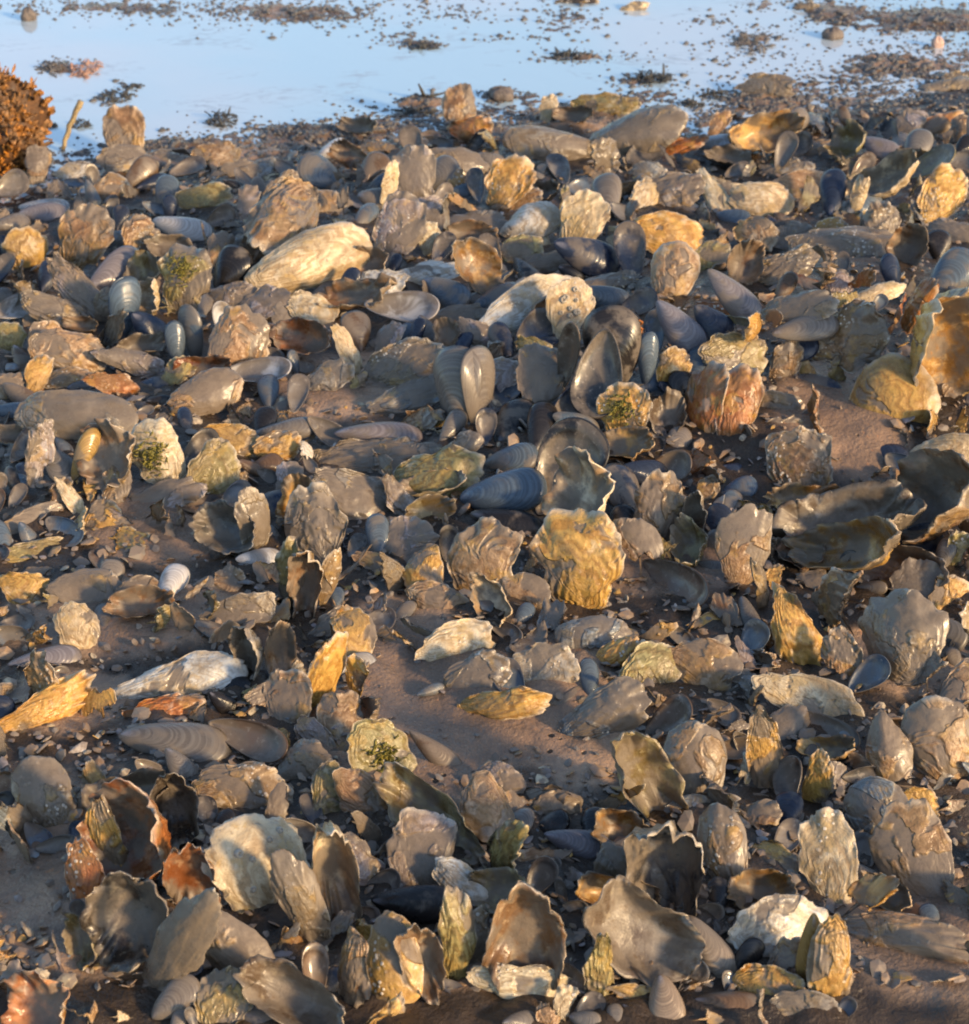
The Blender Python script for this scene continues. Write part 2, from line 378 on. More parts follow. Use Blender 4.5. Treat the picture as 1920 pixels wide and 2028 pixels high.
# ------------------------------------------------------------------ shell shapes (unit length and width, umbo at -X, outer side +Z)
def shell_mesh(kind, seed, name):
    r = random.Random(seed)
    cup = kind == 'c'
    cut = kind == 'f'; plain = kind == 's'
    if cup or cut or plain: kind = 'o'
    if kind == 'o':
        ns, ni, seg = 32, 9, 80
        th = np.linspace(0, 2 * math.pi, seg, endpoint=False)
        e = r.uniform(.75, 1.0)
        X = .5 * np.sign(np.cos(th)) * np.abs(np.cos(th)) ** e; Y = .5 * np.sign(np.sin(th)) * np.abs(np.sin(th)) ** e
        rough = (seed % 2 == 0); tap = r.uniform(.85, 1.0) if cup else r.uniform(.55, .98); tt = np.clip((X + .5) / r.uniform(.55, .95), 0, 1); tt = tt * tt * (3 - 2 * tt)
        Y = Y * (tap + (1 - tap) * tt)
        rad = 1 + .11 * vnoise(np.cos(th) * 1.6 + seed, np.sin(th) * 1.6, seed) + .10 * vnoise(np.cos(th) * 3.4 + seed, np.sin(th) * 4, seed + 1) + .035 * vnoise(np.cos(th) * 11, np.sin(th) * 11 + seed, seed + 2)
        if plain: rad = 1 + (rad - 1) * .35
        X *= rad; Y *= rad
        Y = Y + r.uniform(-.28, .28) * (X * X - .08)
        u = np.array([-.36, r.uniform(-.05, .05)])
        H = r.uniform(.07, .16); pw = r.uniform(1.7, 2.8)
        phi = np.arctan2(Y, X); o_ = np.argsort(phi); RR = np.hypot(X, Y)
        pt = np.concatenate([phi[o_] - 2 * math.pi, phi[o_], phi[o_] + 2 * math.pi]); rt = np.tile(RR[o_], 3)
        if cup: H = r.uniform(.30, .46); pw = r.uniform(2.6, 4.0); rough = True
        nl = r.uniform(3.2, 6.5); A = r.uniform(.020, .036) if rough else r.uniform(.004, .012); ruf = r.uniform(.0, .02); nr_ = r.choice([3, 4, 5]); p0 = r.uniform(0, 6)
        B = r.uniform(.012, .028) if rough else r.uniform(.004, .012); FRL = r.uniform(.07, .20) if rough else r.uniform(.02, .10)
        tw = r.uniform(-.2, .2); bx_ = r.uniform(-.45, .35); by_ = r.uniform(-.45, .35)
        def dome(px, py):
            rho = np.hypot(px, py) / np.interp(np.arctan2(py, px), pt, rt)
            return H * (1 - np.clip(rho, 0, 1) ** pw) + tw * px * py * 1.5 + bx_ * (px ** 2 - .1) + by_ * (py ** 2 - .08)
        if plain: FRL = .025; A *= .6; B = .008; tw *= .3; bx_ *= .35; by_ *= .35; H = r.uniform(.17, .24)
        cuts = []
        if cut:
            for q in range(r.choice([1, 2, 2, 3])):
                a_ = r.uniform(0, 6.28); cuts.append((math.cos(a_), math.sin(a_), r.uniform(-.05, .22)))
        V = []; ring = []; edge = []
        S = (np.arange(1, ns + 1) / ns) ** .85
        def lay(s, full):
            px = u[0] + (X - u[0]) * s; py = u[1] + (Y - u[1]) * s
            for ca_, sa_, lm_ in cuts:
                ex = px * ca_ + py * sa_ - lm_ - .05 * vnoise((px * -sa_ + py * ca_) * 9 + seed, px * 0 + seed, seed + 21) - .02 * vnoise((px * -sa_ + py * ca_) * 31, px * 0, seed + 22)
                ex = np.maximum(ex, 0); px = px - ex * ca_; py = py - ex * sa_
            z = dome(px, py) + ruf * s ** 3 * np.sin(nr_ * th + p0) + FRL * np.clip((s - .62) / .38, 0, 1) ** 2 * (vnoise(np.cos(th) * 2.6 + seed, np.sin(th) * 2.6, seed + 11) + .5 * vnoise(np.cos(th) * 7 + seed, np.sin(th) * 7, seed + 12))
            k = s * nl + .45 * vnoise(np.cos(th) * 2 + seed, np.sin(th) * 2 + s * 1.5, seed + 5) + .22 * vnoise(np.cos(th) * 7 + seed, np.sin(th) * 7, seed + 15)
            if full:
                fr = k - np.floor(k)
                z = z + A * (fr ** 2.2 - .3) * (.35 + s) + B * vnoise(px * 4.5 + seed, py * 4.5, seed + 6) + .5 * B * vnoise(px * 12, py * 12 + seed, seed + 7)
                wob = 1 + .03 * vnoise(px * 17, py * 17, seed + 8)
                px = px * wob; py = py * wob
            return px, py, z, k
        c = lay(np.array(.001), True)
        V.append((u[0], u[1], float(np.mean(c[2])))); ring.append(0); edge.append(0)
        for s in S:
            px, py, z, k = lay(s, True); V += list(zip(px, py, z)); ring += list(np.maximum(k, 0)); edge += [s] * seg
        for s in np.linspace(1, 1 / ni, ni)[:]:
            px, py, z, k = lay(s, False)
            tk = .014 + .040 * (1 - s)
            if s == 1: tk = .016 + .008 * vnoise(th * 3, th * 0, seed + 9)
            sc_ = .985 if s == 1 else .96
            V += list(zip(px * sc_, py * sc_, z - tk)); ring += [s * nl] * seg; edge += [s] * seg
        zc = lay(np.array(.001), False)[2]
        V.append((u[0], u[1], float(np.mean(zc)) - .05)); ring.append(0); edge.append(0)
        rows = ns + ni
        mats = [MATS['oo'], MATS['oi']]
    else:
        ns, ni, seg = 16, 8, 60
        th = np.linspace(0, 2 * math.pi, seg, endpoint=False)
        X = .5 * np.cos(th); tt = np.clip(X + .5, 0, 1)
        w = np.clip(tt, 0, 1) ** r.uniform(.50, .66) * np.sqrt(np.clip(1 - tt ** r.uniform(3.0, 4.5), 0, 1))
        w = w / w.max() * .5
        Y = np.sign(np.sin(th)) * w * np.where(np.sin(th) > 0, 1.0, r.uniform(.72, .9))
        Y = Y + r.uniform(.08, .22) * (X - .05) ** 2 - .02
        u = np.array([-.47, Y[np.argmin(X)]])
        H = r.uniform(.15, .20)
        phi = np.arctan2(Y, X); o_ = np.argsort(phi); RR = np.hypot(X, Y)
        pt = np.concatenate([phi[o_] - 2 * math.pi, phi[o_], phi[o_] + 2 * math.pi]); rt = np.tile(RR[o_], 3)
        nl = 10
        def lay(s):
            px = u[0] + (X - u[0]) * s; py = u[1] + (Y - u[1]) * s
            rho = np.clip(np.hypot(px, py) / np.interp(np.arctan2(py, px), pt, rt), 0, 1)
            z = H * (1 - rho ** 2.3) ** .75 * (1 - .25 * px) + .006 * vnoise(px * 4 + seed, py * 4, seed)
            return px, py, z
        V = [(u[0], u[1], float(np.mean(lay(np.array(.001))[2])))]; ring = [0]
        for s in (np.arange(1, ns + 1) / ns):
            px, py, z = lay(s); V += list(zip(px, py, z + .0011 * math.sin(s * 41))); ring += [s * nl] * seg
        for s in np.linspace(1, 1 / ni, ni):
            px, py, z = lay(s); q = .965 if s == 1 else .94
            V += list(zip(px * q, py * q, z * .9 - .014)); ring += [s * nl] * seg
        V.append((u[0] * .94, u[1], float(np.mean(lay(np.array(.001))[2])) * .9 - .02)); ring.append(0)
        rows = ns + ni
        mats = [MATS['mo'], MATS['mi']]
    Fc = []; sl = []
    for j in range(seg): Fc.append((0, 1 + j, 1 + (j + 1) % seg)); sl.append(0)
    for i in range(rows - 1):
        a = 1 + i * seg; b2 = a + seg; s_ = 0 if i < ns - 1 else 1
        for j in range(seg):
            k = (j + 1) % seg
            Fc.append((a + j, b2 + j, b2 + k, a + k)); sl.append(0 if i <= ns - 1 else 1)
    last = len(V) - 1; a = 1 + (rows - 1) * seg
    for j in range(seg): Fc.append((a + (j + 1) % seg, a + j, last)); sl.append(1)
    me = bpy.data.meshes.new(name)
    me.from_pydata([tuple(map(float, v)) for v in V], [], Fc)
    for m in mats: me.materials.append(m)
    me.polygons.foreach_set('use_smooth', [True] * len(Fc)); me.polygons.foreach_set('material_index', sl)
    at_ = me.attributes.new('ring', 'FLOAT', 'POINT'); at_.data.foreach_set('value', [float(q) for q in ring])
    if kind == 'o':
        at_ = me.attributes.new('edge', 'FLOAT', 'POINT'); at_.data.foreach_set('value', [float(q) for q in edge])
    me.update()
    return me
OY = [shell_mesh('o', 100 + i, 'oyster_shell') for i in range(44)]
SM = [shell_mesh('s', 901 + 2 * i, 'oyster_shell') for i in range(6)]
CU = [shell_mesh('c', 800 + 2 * i, 'oyster_shell') for i in range(10)]
MU = [shell_mesh('m', 300 + i, 'mussel_shell') for i in range(10)]

MCLR = dict(g=(.150, .132, .115), w=(.42, .42, .42), u=(.080, .108, .140), n=(.024, .032, .055), k=(.020, .018, .018), p=(.17, .155, .165), t=(.24, .185, .135), b=(.12, .075, .045), y=(.34, .21, .07), r=(.34, .12, .04), c=(.4, .35, .26), l=(.2, .17, .08))
CLR = dict(g=(.185, .160, .130), w=(.56, .54, .49), c=(.54, .44, .29), y=(.46, .27, .072), b=(.23, .14, .075), u=(.150, .175, .195), n=(.05, .06, .08),
           r=(.33, .12, .032), k=(.042, .036, .032), l=(.27, .225, .095), p=(.28, .24, .235), t=(.32, .205, .112))
CWORD = dict(g='muddy grey', w='whitish', c='cream', y='golden ochre', b='brown', u='blue-grey', n='dark navy', r='rust-orange', k='blackish', l='olive-tinged',
             p='lilac-grey', t='tan')
# ------------------------------------------------------------------ every shell that can be told apart in the photograph
# kind (o oyster valve, m mussel valve, M closed mussel, O gaping oyster), pixel x y, length, width, angle of the long axis away from the hinge,
# tilt of the shell (0 lying .. 1 on edge), yaw, side shown (o outer, i inner), colour | label | short name used by its neighbours
DATA = """
o 52 495 78 75 100 1 0 o y|golden ochre oyster standing on edge at the end of the row below the seaweed|the ochre upright oyster
o 163 475 122 100 60 .95 0 o b|knobbly brown and ochre oyster with grey mud over its lower half|the knobbly brown oyster
o 176 432 50 36 60 .9 0 o y
m 85 420 80 40 0 .5 0 o p
m 25 440 62 36 10 .45 0 o g
o 282 470 72 66 70 .8 0 o b
m 358 450 100 50 -15 .45 0 o w|whitish mussel valve arched over a dark hollow|the whitish arched mussel
o 225 470 60 30 20 .4 0 o u
m 235 538 108 72 30 .7 0 o p|lilac-grey mussel leaning behind the pale blue upright mussel|the lilac leaning mussel
o 285 550 70 60 70 .8 0 o l
o 335 490 80 45 0 .6 0 o g
o 362 550 118 95 90 .9 0 o l|olive and ochre oyster with swirled rings standing behind two grey mussels|the swirled olive oyster
m 455 535 88 72 60 .8 0 o k|dark purplish brown smooth mussel behind the big cream oyster|the dark purplish mussel
o 437 492 62 48 80 .9 0 o t
o 470 478 55 24 30 .4 0 o w
m 97 543 62 44 70 .8 0 o n
o 150 570 140 56 -50 .55 0 o p|long curled lilac-grey oyster bridging a black gap|the curled lilac oyster
M 249 612 110 56 84 .95 .2 o u|pale blue-grey mussel standing upright on its narrow end|the pale blue upright mussel
o 208 605 62 42 70 .8 -.4 o g
o 302 592 62 44 100 .9 0 o c
m 296 648 72 52 -40 .7 .3 o n
M 383 662 100 46 100 .95 -.3 o u|blue-grey mussel pair standing upright, pressed together in front of the swirled olive oyster|the upright mussel pair
m 350 682 78 36 95 .9 -.2 o u
o 394 621 26 24 0 .8 0 o w
o 470 672 118 102 60 .7 0 o t|broad tan oyster with raised concentric ridges|the ridged tan oyster
o 458 583 84 50 0 .6 0 o p
m 432 622 45 38 80 .9 .4 i w
m 28 612 86 52 18 .4 0 i w
o 69 628 48 30 45 .8 0 o y
o 110 612 120 58 -20 .5 0 o g
o 165 643 62 26 0 .6 0 i b
o 88 672 70 58 60 .8 0 o t
o 135 692 132 84 -10 .6 0 o t|tan oyster whitened by ruffled crust, gold along its lower rim|the crusted tan oyster
o 16 665 50 60 90 .8 0 o l
o 258 712 122 46 -12 .5 0 o p
o 280 688 90 36 10 .4 0 o g
o 76 742 62 36 20 .7 0 o y
o 222 758 95 46 -15 .6 0 o r
o 128 748 90 36 10 .5 0 o t
o 145 826 198 98 -6 .6 0 o g|very large pale grey oyster with olive and gold lower edge|the very large grey oyster
o 408 778 128 80 20 .65 0 o t|plump tan oyster with a hollow brown rim behind it|the plump tan oyster
o 413 730 92 40 0 .7 0 i r
o 352 735 72 46 40 .6 0 o l
m 512 738 116 46 4 .3 0 i w|pale blue-white mussel valve lying hollow side up like a dish|the pale dish-like mussel
o 16 762 46 56 90 .7 0 o t
o 613 515 222 104 20 .66 0 o c|large smooth cream-yellow oyster, the brightest big shell in the upper half|the bright cream oyster
o 560 450 160 58 40 .65 0 o t
o 668 440 44 26 -50 .8 0 o c
o 785 455 124 96 60 .8 0 o p|lilac-grey oyster with ruffled face behind the bright cream oyster's broad end|the ruffled lilac oyster
o 738 522 60 62 80 .9 0 i b
o 845 538 132 46 10 .45 0 o w|flat bluish white shell with a wavy edge over a black gap|the flat bluish white oyster
m 880 575 84 56 -30 .8 0 o u
o 852 472 54 40 90 .9 0 o c
o 858 438 44 40 80 .8 0 o g
o 938 530 108 72 -50 .85 0 i y|brown and gold oyster turned to show a ragged hollow|the ragged gold hollow oyster
o 940 438 110 44 0 .3 0 o g
o 935 468 95 42 0 .8 0 i b
o 760 564 82 18 -5 .2 0 o w
o 712 592 130 42 10 .4 0 o t
m 800 612 124 58 -4 .45 0 i w|pale oval mussel valve lying hollow side up with two dark specks|the pale oval mussel
o 520 596 94 62 15 .5 0 o p
o 615 612 84 60 -30 .6 0 o c
o 612 674 104 62 -10 .75 0 i r|rust-brown oyster shell gaping hollow side out|the rust gaping oyster
o 690 692 98 36 -65 .9 0 o c|cream finger-shaped oyster standing askew|the cream finger oyster
o 795 718 158 82 15 .5 0 o g|grey and tan oyster with a scalloped upper edge, lying flat|the scalloped grey oyster
o 655 742 76 52 20 .5 0 o g
o 695 752 60 28 20 .6 0 o l
m 712 655 72 60 100 .8 0 o b
o 772 664 60 40 60 .7 0 o p
W 930 768 140 104 90 1 0 o g|large muddy mussel standing upright with a dark slit between its valves|the upright slit mussel
m 858 702 82 50 -30 .7 0 o g
o 886 664 50 46 90 .8 0 o t
o 812 782 150 58 15 .35 0 o u
o 557 778 36 22 0 .5 0 o p
o 905 625 112 42 8 .4 0 o g
o 948 656 76 42 -30 .6 0 o p
m 526 672 62 32 70 .8 0 o b
o 1048 438 106 64 20 .6 0 o w|whitish oyster with a blue sheen, plain oval, in the crowded upper half|the whitish oval oyster
o 1034 490 76 54 10 .7 0 o l
o 1155 435 104 86 62 .9 0 o c|twisted cream oyster with a curled lip at its top|the twisted cream oyster
m 1165 506 118 70 -22 .7 0 o n|dark blue-grey mussel dome tucked under the twisted cream oyster|the dark mussel dome
o 1252 466 86 52 -10 .7 0 o c
o 1330 462 124 78 -15 .7 0 o y|lumpy gold and tan oyster behind the grey-brown oval one|the lumpy gold oyster
o 1335 540 106 88 72 .85 0 o t|grey-brown oval oyster leaning upright with a pale rim|the grey-brown oval oyster
o 1414 516 70 58 80 .8 0 o l
o 1098 513 118 40 10 .4 0 o t
o 1035 608 195 62 30 .6 0 o w|long pale blue-white oyster leaning against a brown hollow|the long bluish white oyster
o 1068 618 60 74 90 .95 .4 i b
o 1127 612 106 80 75 .9 0 o c|cream oyster pitted by barnacles, standing beside the open dark mussel|the barnacled cream oyster
o 1195 566 140 44 15 .4 0 o g
W 1222 690 150 112 90 .95 0 o k|big dark mussel gaping at the top with rusty orange threads in the gap|the rusty gaping mussel
m 1192 742 150 92 -100 .8 0 i k
m 1130 700 110 36 80 .95 -.5 i b
m 1346 648 118 64 -50 .7 0 o p|lilac-grey smooth mussel leaning beside the rusty gaping mussel|the lilac smooth mussel
m 1412 642 86 62 -45 .7 0 o n
o 1418 612 72 24 -15 .5 0 o r
m 1455 586 124 62 -46 .7 0 o p
o 1060 690 74 40 -25 .6 0 o l
o 1072 745 108 100 80 .7 0 o g
m 1286 716 96 36 85 .95 .3 o u
o 1335 727 68 60 70 .9 0 o y
o 1458 702 108 76 -10 .8 0 o l|olive-cream plump oyster above the cracked orange one|the olive plump oyster
o 1236 818 104 94 80 .9 0 o y|lumpy yellow-gold oyster, the most yellow shell of all|the yellow lumpy oyster
o 1242 884 98 58 0 .7 0 o y
o 1326 830 82 62 80 .85 0 o g
o 990 742 70 60 30 .5 0 o p
o 1690 485 214 70 0 .45 0 o g|very long ruffled grey oyster roofing a black gap|the long ruffled grey oyster
o 1805 492 84 64 60 .9 0 i b
m 1862 488 58 54 90 .9 0 o k
o 1745 458 92 42 0 .6 0 o g
o 1642 456 68 42 20 .7 0 o y
o 1567 456 70 38 10 .5 0 o g
o 1892 456 96 46 -15 .5 0 o p
o 1548 528 126 54 22 .5 0 o g
m 1882 552 118 74 48 .75 0 o u|blue-grey smooth mussel by the pale twig end|the smooth blue-grey mussel
o 1478 518 86 62 70 .85 .4 i b
o 1500 466 80 58 60 .7 0 o t
o 1580 605 130 58 10 .45 0 o g
m 1598 648 112 54 10 .5 0 o g
o 1668 562 50 44 80 .7 0 o p
o 1668 668 142 116 20 .9 0 o b|bulky brown oyster with a bright gold crown|the gold-crowned brown oyster
o 1815 606 100 32 60 .9 -.3 o r
o 1845 690 215 105 83 1 .55 i y|tall golden oyster standing open like a picture frame|the golden frame oyster
o 1745 577 84 36 15 .5 0 o c
m 1578 690 76 60 30 .7 0 o n
o 1555 722 88 56 62 .95 .3 o b
m 1618 772 84 62 -30 .7 0 o n|dark blue mussel tucked beneath the gold-crowned brown oyster|the tucked dark blue mussel
o 1755 800 165 148 40 .95 0 o y|big round golden oyster bulging toward the viewer, under the golden frame oyster|the round golden oyster
O 1428 802 140 118 82 .95 0 o r|rust-orange oyster split by a dark upright crack|the cracked orange oyster
o 1540 815 96 78 -30 .7 0 o t
o 1886 706 90 40 80 .8 0 o g
o 1892 786 70 50 80 .9 0 o b
o 30 864 76 34 0 .45 0 o t
o 82 903 118 38 78 1 .5 o p|thin pale pink shell standing upright like a feather|the feather-thin pink shell
m 116 922 70 56 -50 .6 0 o g
m 172 905 98 36 66 .95 .5 o y
o 226 905 116 92 90 .92 0 i t|arched tan oyster open like a little cave|the cave-like oyster
o 305 900 128 108 120 .75 0 o c|cream and gold oyster dome behind the cave-like oyster|the cream gold dome
o 455 872 126 62 -10 .6 0 o y
o 425 930 94 80 50 .8 0 o l
o 464 950 44 40 30 .7 0 o y
o 330 978 124 52 12 .5 0 o p
o 228 962 76 52 80 .6 0 o t
o 76 1028 132 50 12 .6 0 o t
o 140 985 82 30 -55 .9 0 o c
o 203 1025 66 62 30 .8 0 o y
o 78 1092 150 50 5 .25 0 o l
o 462 1050 112 84 -20 .6 0 i u|blue-grey shell bowl lying hollow side up at the edge of bare mud|the blue-grey bowl
o 506 1036 112 54 95 .95 .3 o g
m 515 1108 78 42 0 .65 0 o w|small pale blue-white triangular mussel over a black shadow|the triangular white mussel
o 45 1165 82 66 -20 .8 0 o y
o 168 1160 126 76 0 .45 0 o g
m 222 1138 56 48 80 .7 0 o g
m 342 1155 78 52 60 .6 0 o w
o 275 1165 72 50 0 .5 0 o t
o 282 1202 132 56 8 .5 0 o t
o 448 1152 66 48 40 .5 0 o t
o 472 1212 142 64 15 .5 0 o g|pale grey curved oyster behind the long pale winged shell|the pale curved oyster
o 78 1136 62 26 0 .4 0 o g
m 752 858 150 50 -3 .42 0 o p|long lilac mussel lying flat on brown mud, crossed by a dark stem|the long lilac mussel
o 740 900 226 48 4 .3 0 o g|very long flat grey oyster just in front of the long lilac mussel|the flat grey oyster
o 912 888 84 44 35 .6 0 o g
o 862 936 152 92 10 .62 0 o l|olive-tan fan-shaped oyster with ribs spreading from its narrow end|the olive fan oyster
o 862 966 120 28 8 .3 0 o c
o 696 980 158 94 -25 .5 0 o g|grey oyster with a second grey shell nested on it|the nested grey oyster
o 735 968 90 48 5 .4 0 o u
o 793 985 100 46 -55 .7 0 o p
o 852 1012 92 48 15 .6 0 i l
o 550 883 84 56 15 .7 0 o y
o 597 900 46 34 70 .8 0 o w
m 562 850 120 32 10 .4 0 o g
o 570 950 70 54 80 .8 0 o p
o 598 996 80 68 70 .9 0 o y
o 622 1045 142 104 100 .85 0 o g|broad grey-tan oyster face above a split brown pair|the broad grey-tan oyster
o 612 1152 140 50 90 1 .3 i b
o 572 1145 126 42 88 1 -.4 o l|narrow olive-white shell standing on end beside a brown split|the narrow olive shell
o 655 1152 106 36 76 1 .5 o t
m 752 1066 86 46 95 .9 0 o u
o 806 1070 94 84 40 .6 0 o p
o 748 1115 92 28 -20 .4 0 o t
o 842 1138 100 36 -5 .5 0 o y
o 866 1185 108 62 -18 .65 0 o t
o 957 1110 138 122 80 .8 0 o t|pinkish brown rough oyster beside the crown of the big gold oyster|the pinkish rough oyster
M 997 980 146 84 8 .62 0 o u|big smooth mussel, bluish at one end and warm grey at the other|the big smooth mussel
m 1003 1038 130 60 -16 .6 0 o k|blackish brown wet mussel in front of the big smooth mussel|the wet blackish mussel
m 1008 908 96 56 10 .65 0 o u
m 1122 930 178 122 60 .85 0 i k|large black mussel valve gaping with a tan-lit inner rim|the gaping black mussel
m 1142 840 82 44 -20 .6 0 o u
m 1278 938 82 54 -10 .7 0 o n
m 1330 922 76 58 10 .7 0 i b
m 1346 875 56 50 70 .8 0 o g
o 1163 985 155 92 78 1 0 i c|cream upright oyster with a hole like an eye socket|the cream eye-socket oyster
o 1142 1115 184 156 100 .92 0 o y|big round golden oyster with scalloped edge standing at the middle of the bed|the big scalloped gold oyster
o 1305 1015 142 92 80 .95 0 o t|tall orange-tan oyster standing among small navy mussels|the tall orange-tan oyster
m 1232 1036 66 58 60 .8 0 o k
o 1382 1030 104 42 84 .95 .3 o g
o 1371 1084 80 54 90 .9 0 o l
o 1400 975 60 36 70 .9 0 o t
m 1420 1032 60 52 60 .8 0 o n
m 1347 1150 124 66 -30 .6 0 i b|brown mussel valve lying hollow side up beside the tan-gold upright oyster|the brown hollow mussel
o 1472 1092 140 102 84 .92 0 o t|tan-gold craggy oyster standing upright on dark mud|the tan-gold craggy oyster
o 1243 1193 32 16 0 .5 0 o w
o 978 1195 92 56 -60 .65 0 i c
o 1030 1172 100 62 -10 .5 0 o t
o 1585 918 126 118 95 .95 0 o b|orange-brown craggy oyster with a spout-like top, above a gold crescent rim|the spouted brown oyster
o 1590 995 132 48 0 .55 0 i y
o 1880 905 132 86 0 .9 0 o c|cream rounded oyster atop a layered brown cluster|the cream cap oyster
o 1876 1000 152 116 90 .92 0 o b
o 1682 1046 240 96 5 .4 0 i g|wide muddy grey oyster plate with a bright gold front rim|the gold-rimmed plate
o 1700 1090 190 46 8 1 0 o y
o 1592 1102 76 62 -20 .8 0 o r
o 1790 1128 172 82 -8 .85 0 i t|arched tan oyster rim curving over a grey lump|the arched tan oyster
o 1812 1165 110 84 60 .6 0 o g
m 1682 1126 62 56 60 .85 0 i k
o 1768 880 60 42 0 .7 0 o g
o 1578 1252 168 88 -68 .8 0 o y|long tan-gold oyster with a dark crack, pointing down the slope|the cracked tan-gold oyster
m 1480 1222 76 40 -70 .8 0 o g
o 1778 1262 176 150 110 .8 0 o g|large folded grey and ochre oyster, deeply wrinkled|the wrinkled grey-ochre oyster
m 1865 1250 86 64 -40 .7 0 o g
o 1472 1300 72 36 -70 .6 0 o p
o 1610 1390 216 100 -25 .62 0 o c|long cream-white oyster sheltering a brown hollow beneath its edge|the sheltering cream oyster
m 1640 1450 120 60 -30 .4 0 i b
o 1758 1486 146 84 -80 .85 0 o t|smooth grey-tan oyster beside a deep black cleft|the smooth grey-tan oyster
o 1866 1472 166 142 100 .82 0 o t|large tan oyster with its lower half coated in grey mud|the half-muddy tan oyster
o 1558 1440 94 70 40 .8 0 o g
o 1515 1492 152 66 -85 .92 .2 o y
o 1650 1488 92 38 0 .6 0 o y
m 1568 1552 84 68 90 .85 0 i k
m 1562 1608 72 60 80 .85 0 o n
o 1618 1550 92 44 75 .95 -.3 o y
o 1652 1546 64 56 80 .8 0 o p
o 1738 1608 132 114 -60 .75 0 o u|round grey-blue oyster with a pale upper lip|the round grey-blue oyster
o 1822 1592 72 60 -30 .7 0 o y
o 1380 1515 156 124 94 .9 0 o t|round-headed tan oyster, broad face toward the viewer, lobed at its foot|the round-headed tan oyster
o 152 1246 92 76 -70 .6 0 o c|rounded cream-grey oyster alone on brown mud|the lone cream-grey oyster
m 88 1306 122 48 8 .35 0 o p
o 96 1400 205 74 26 .8 0 o y|banana-shaped golden oyster lying on bare mud|the banana-shaped oyster
o 350 1346 258 84 15 .5 0 o w|long pale winged shell with a cream knuckle at one end|the long pale winged shell
o 320 1405 146 54 14 .8 0 o r
m 345 1465 206 82 -8 .35 0 o g|large flat slate-grey mussel valve sunk in mud|the flat slate mussel
m 497 1460 152 74 -20 .5 0 i b|brown mussel valve with a dark slot, lying hollow side up|the slotted brown mussel
o 92 1576 152 108 115 .6 0 o g|large smooth grey-tan oval shell with a white lower rim|the smooth oval shell
o 470 1560 175 104 0 .55 0 o t|pointed tan shell in front of the flat slate mussel|the pointed tan shell
o 268 1575 150 70 10 .7 0 o g
o 325 1545 60 50 60 .9 0 o w
o 165 1735 140 82 -75 .9 0 o r|orange-brown knotted oyster at the side of the rust-red cluster|the knotted orange oyster
o 205 1672 170 74 -75 .95 -.3 o y
o 285 1668 215 165 98 .6 -.35 i r|rust-red oyster inner face, the reddest shell in view|the rust-red oyster
o 345 1600 130 90 -85 .9 0 i k
o 265 1825 180 160 -90 .6 0 i k|dark grey oyster bowl with a thin pale rim|the dark grey bowl
o 385 1735 142 96 -80 .92 .2 i r|rusty hollow oyster ring with a divided opening|the rusty ring oyster
o 518 1720 195 170 110 .85 0 o c|large oyster speckled white and rust over tan|the speckled oyster
o 455 1878 190 112 -45 .7 0 o t|big smooth brown-tan oyster slab with a fine crack|the cracked brown slab
o 590 1980 222 100 -30 .4 0 o g
o 345 1880 205 52 55 .92 -.4 o u|grey-blue oyster side standing on edge against the cracked brown slab|the grey-blue edge shell
o 88 1995 122 106 90 .6 .2 i r|rust-lined oyster hollow near a white chip|the rust-lined hollow
m 345 1980 96 60 40 .8 0 o g
o 442 1985 116 108 80 .85 0 o l
o 246 2014 66 34 0 .5 0 o c
o 68 1935 56 32 0 .5 0 o w
o 165 1868 94 50 -75 .8 0 o l
o 655 1715 192 74 -82 1 .4 i c|tall narrow oyster curling to a cream crest|the cream-crested oyster
o 596 1790 190 80 112 .92 .2 o g|ridged grey and gold oyster leaning over a black pit|the ridged grey-gold oyster
o 706 1715 112 86 -60 .6 0 o p
o 836 1690 162 128 86 .8 0 o p|pinkish oyster with a thick pale rim, cupped by a dark shell|the pinkish rimmed oyster
o 862 1622 236 96 -42 .65 0 i l|long olive-gold valve curving round the pinkish rimmed oyster|the curving olive valve
M 822 1792 160 80 -5 .6 0 o k|dark grey wet mussel lying behind three plump oysters|the dark wet mussel
o 776 1905 176 118 -86 .88 0 o y|plump tan and gold oyster, middle one of three side by side|the plump gold-tan oyster
o 695 1925 146 64 -95 .86 -.2 o t|slim tan oyster pressed against the plump gold-tan one, facing the black pit|the slim tan oyster
o 832 1890 136 78 110 .8 .3 o b
o 905 1866 166 74 92 .92 .3 o l|olive-grey narrow oyster standing beside the dark wet mussel|the narrow olive-grey oyster
o 920 1754 124 66 -45 .7 0 o w|white and cream pointed oyster above the big hollowed one|the white pointed oyster
o 568 1385 104 88 90 .92 0 o b|lumpy brown oyster head with a golden upright fin behind|the lumpy brown oyster
o 650 1340 160 58 68 1 .4 o y|golden fin-shaped oyster standing upright|the golden fin oyster
o 597 1332 50 44 60 .8 0 o c
m 704 1320 78 46 10 .6 0 o w
o 668 1236 108 60 25 .6 0 o g
o 700 1258 100 28 28 .5 0 o y
o 552 1285 104 50 95 .95 .3 o t
o 500 1290 102 48 90 .9 -.2 o g
o 575 1222 34 28 0 .8 0 o w
o 905 1270 146 84 16 .62 0 o c|pinkish gold oyster with white crust on its upper edge|the pinkish gold oyster
o 938 1336 122 74 25 .6 0 o g|plain grey-brown oyster in front of the pinkish gold one|the plain grey-brown oyster
o 995 1392 162 54 4 .6 0 o y|flat golden oyster slab at the edge of bare mud|the flat golden oyster
o 676 1426 102 86 100 .8 0 o t
o 624 1461 86 52 -48 .7 0 o p
o 596 1512 94 84 30 .7 0 o g
o 752 1492 116 104 -60 .9 0 o l|mossy gold-olive oyster with a small spike on top|the mossy olive oyster
o 660 1572 104 86 -80 .7 0 o l
m 862 1490 112 38 -40 .5 0 o b
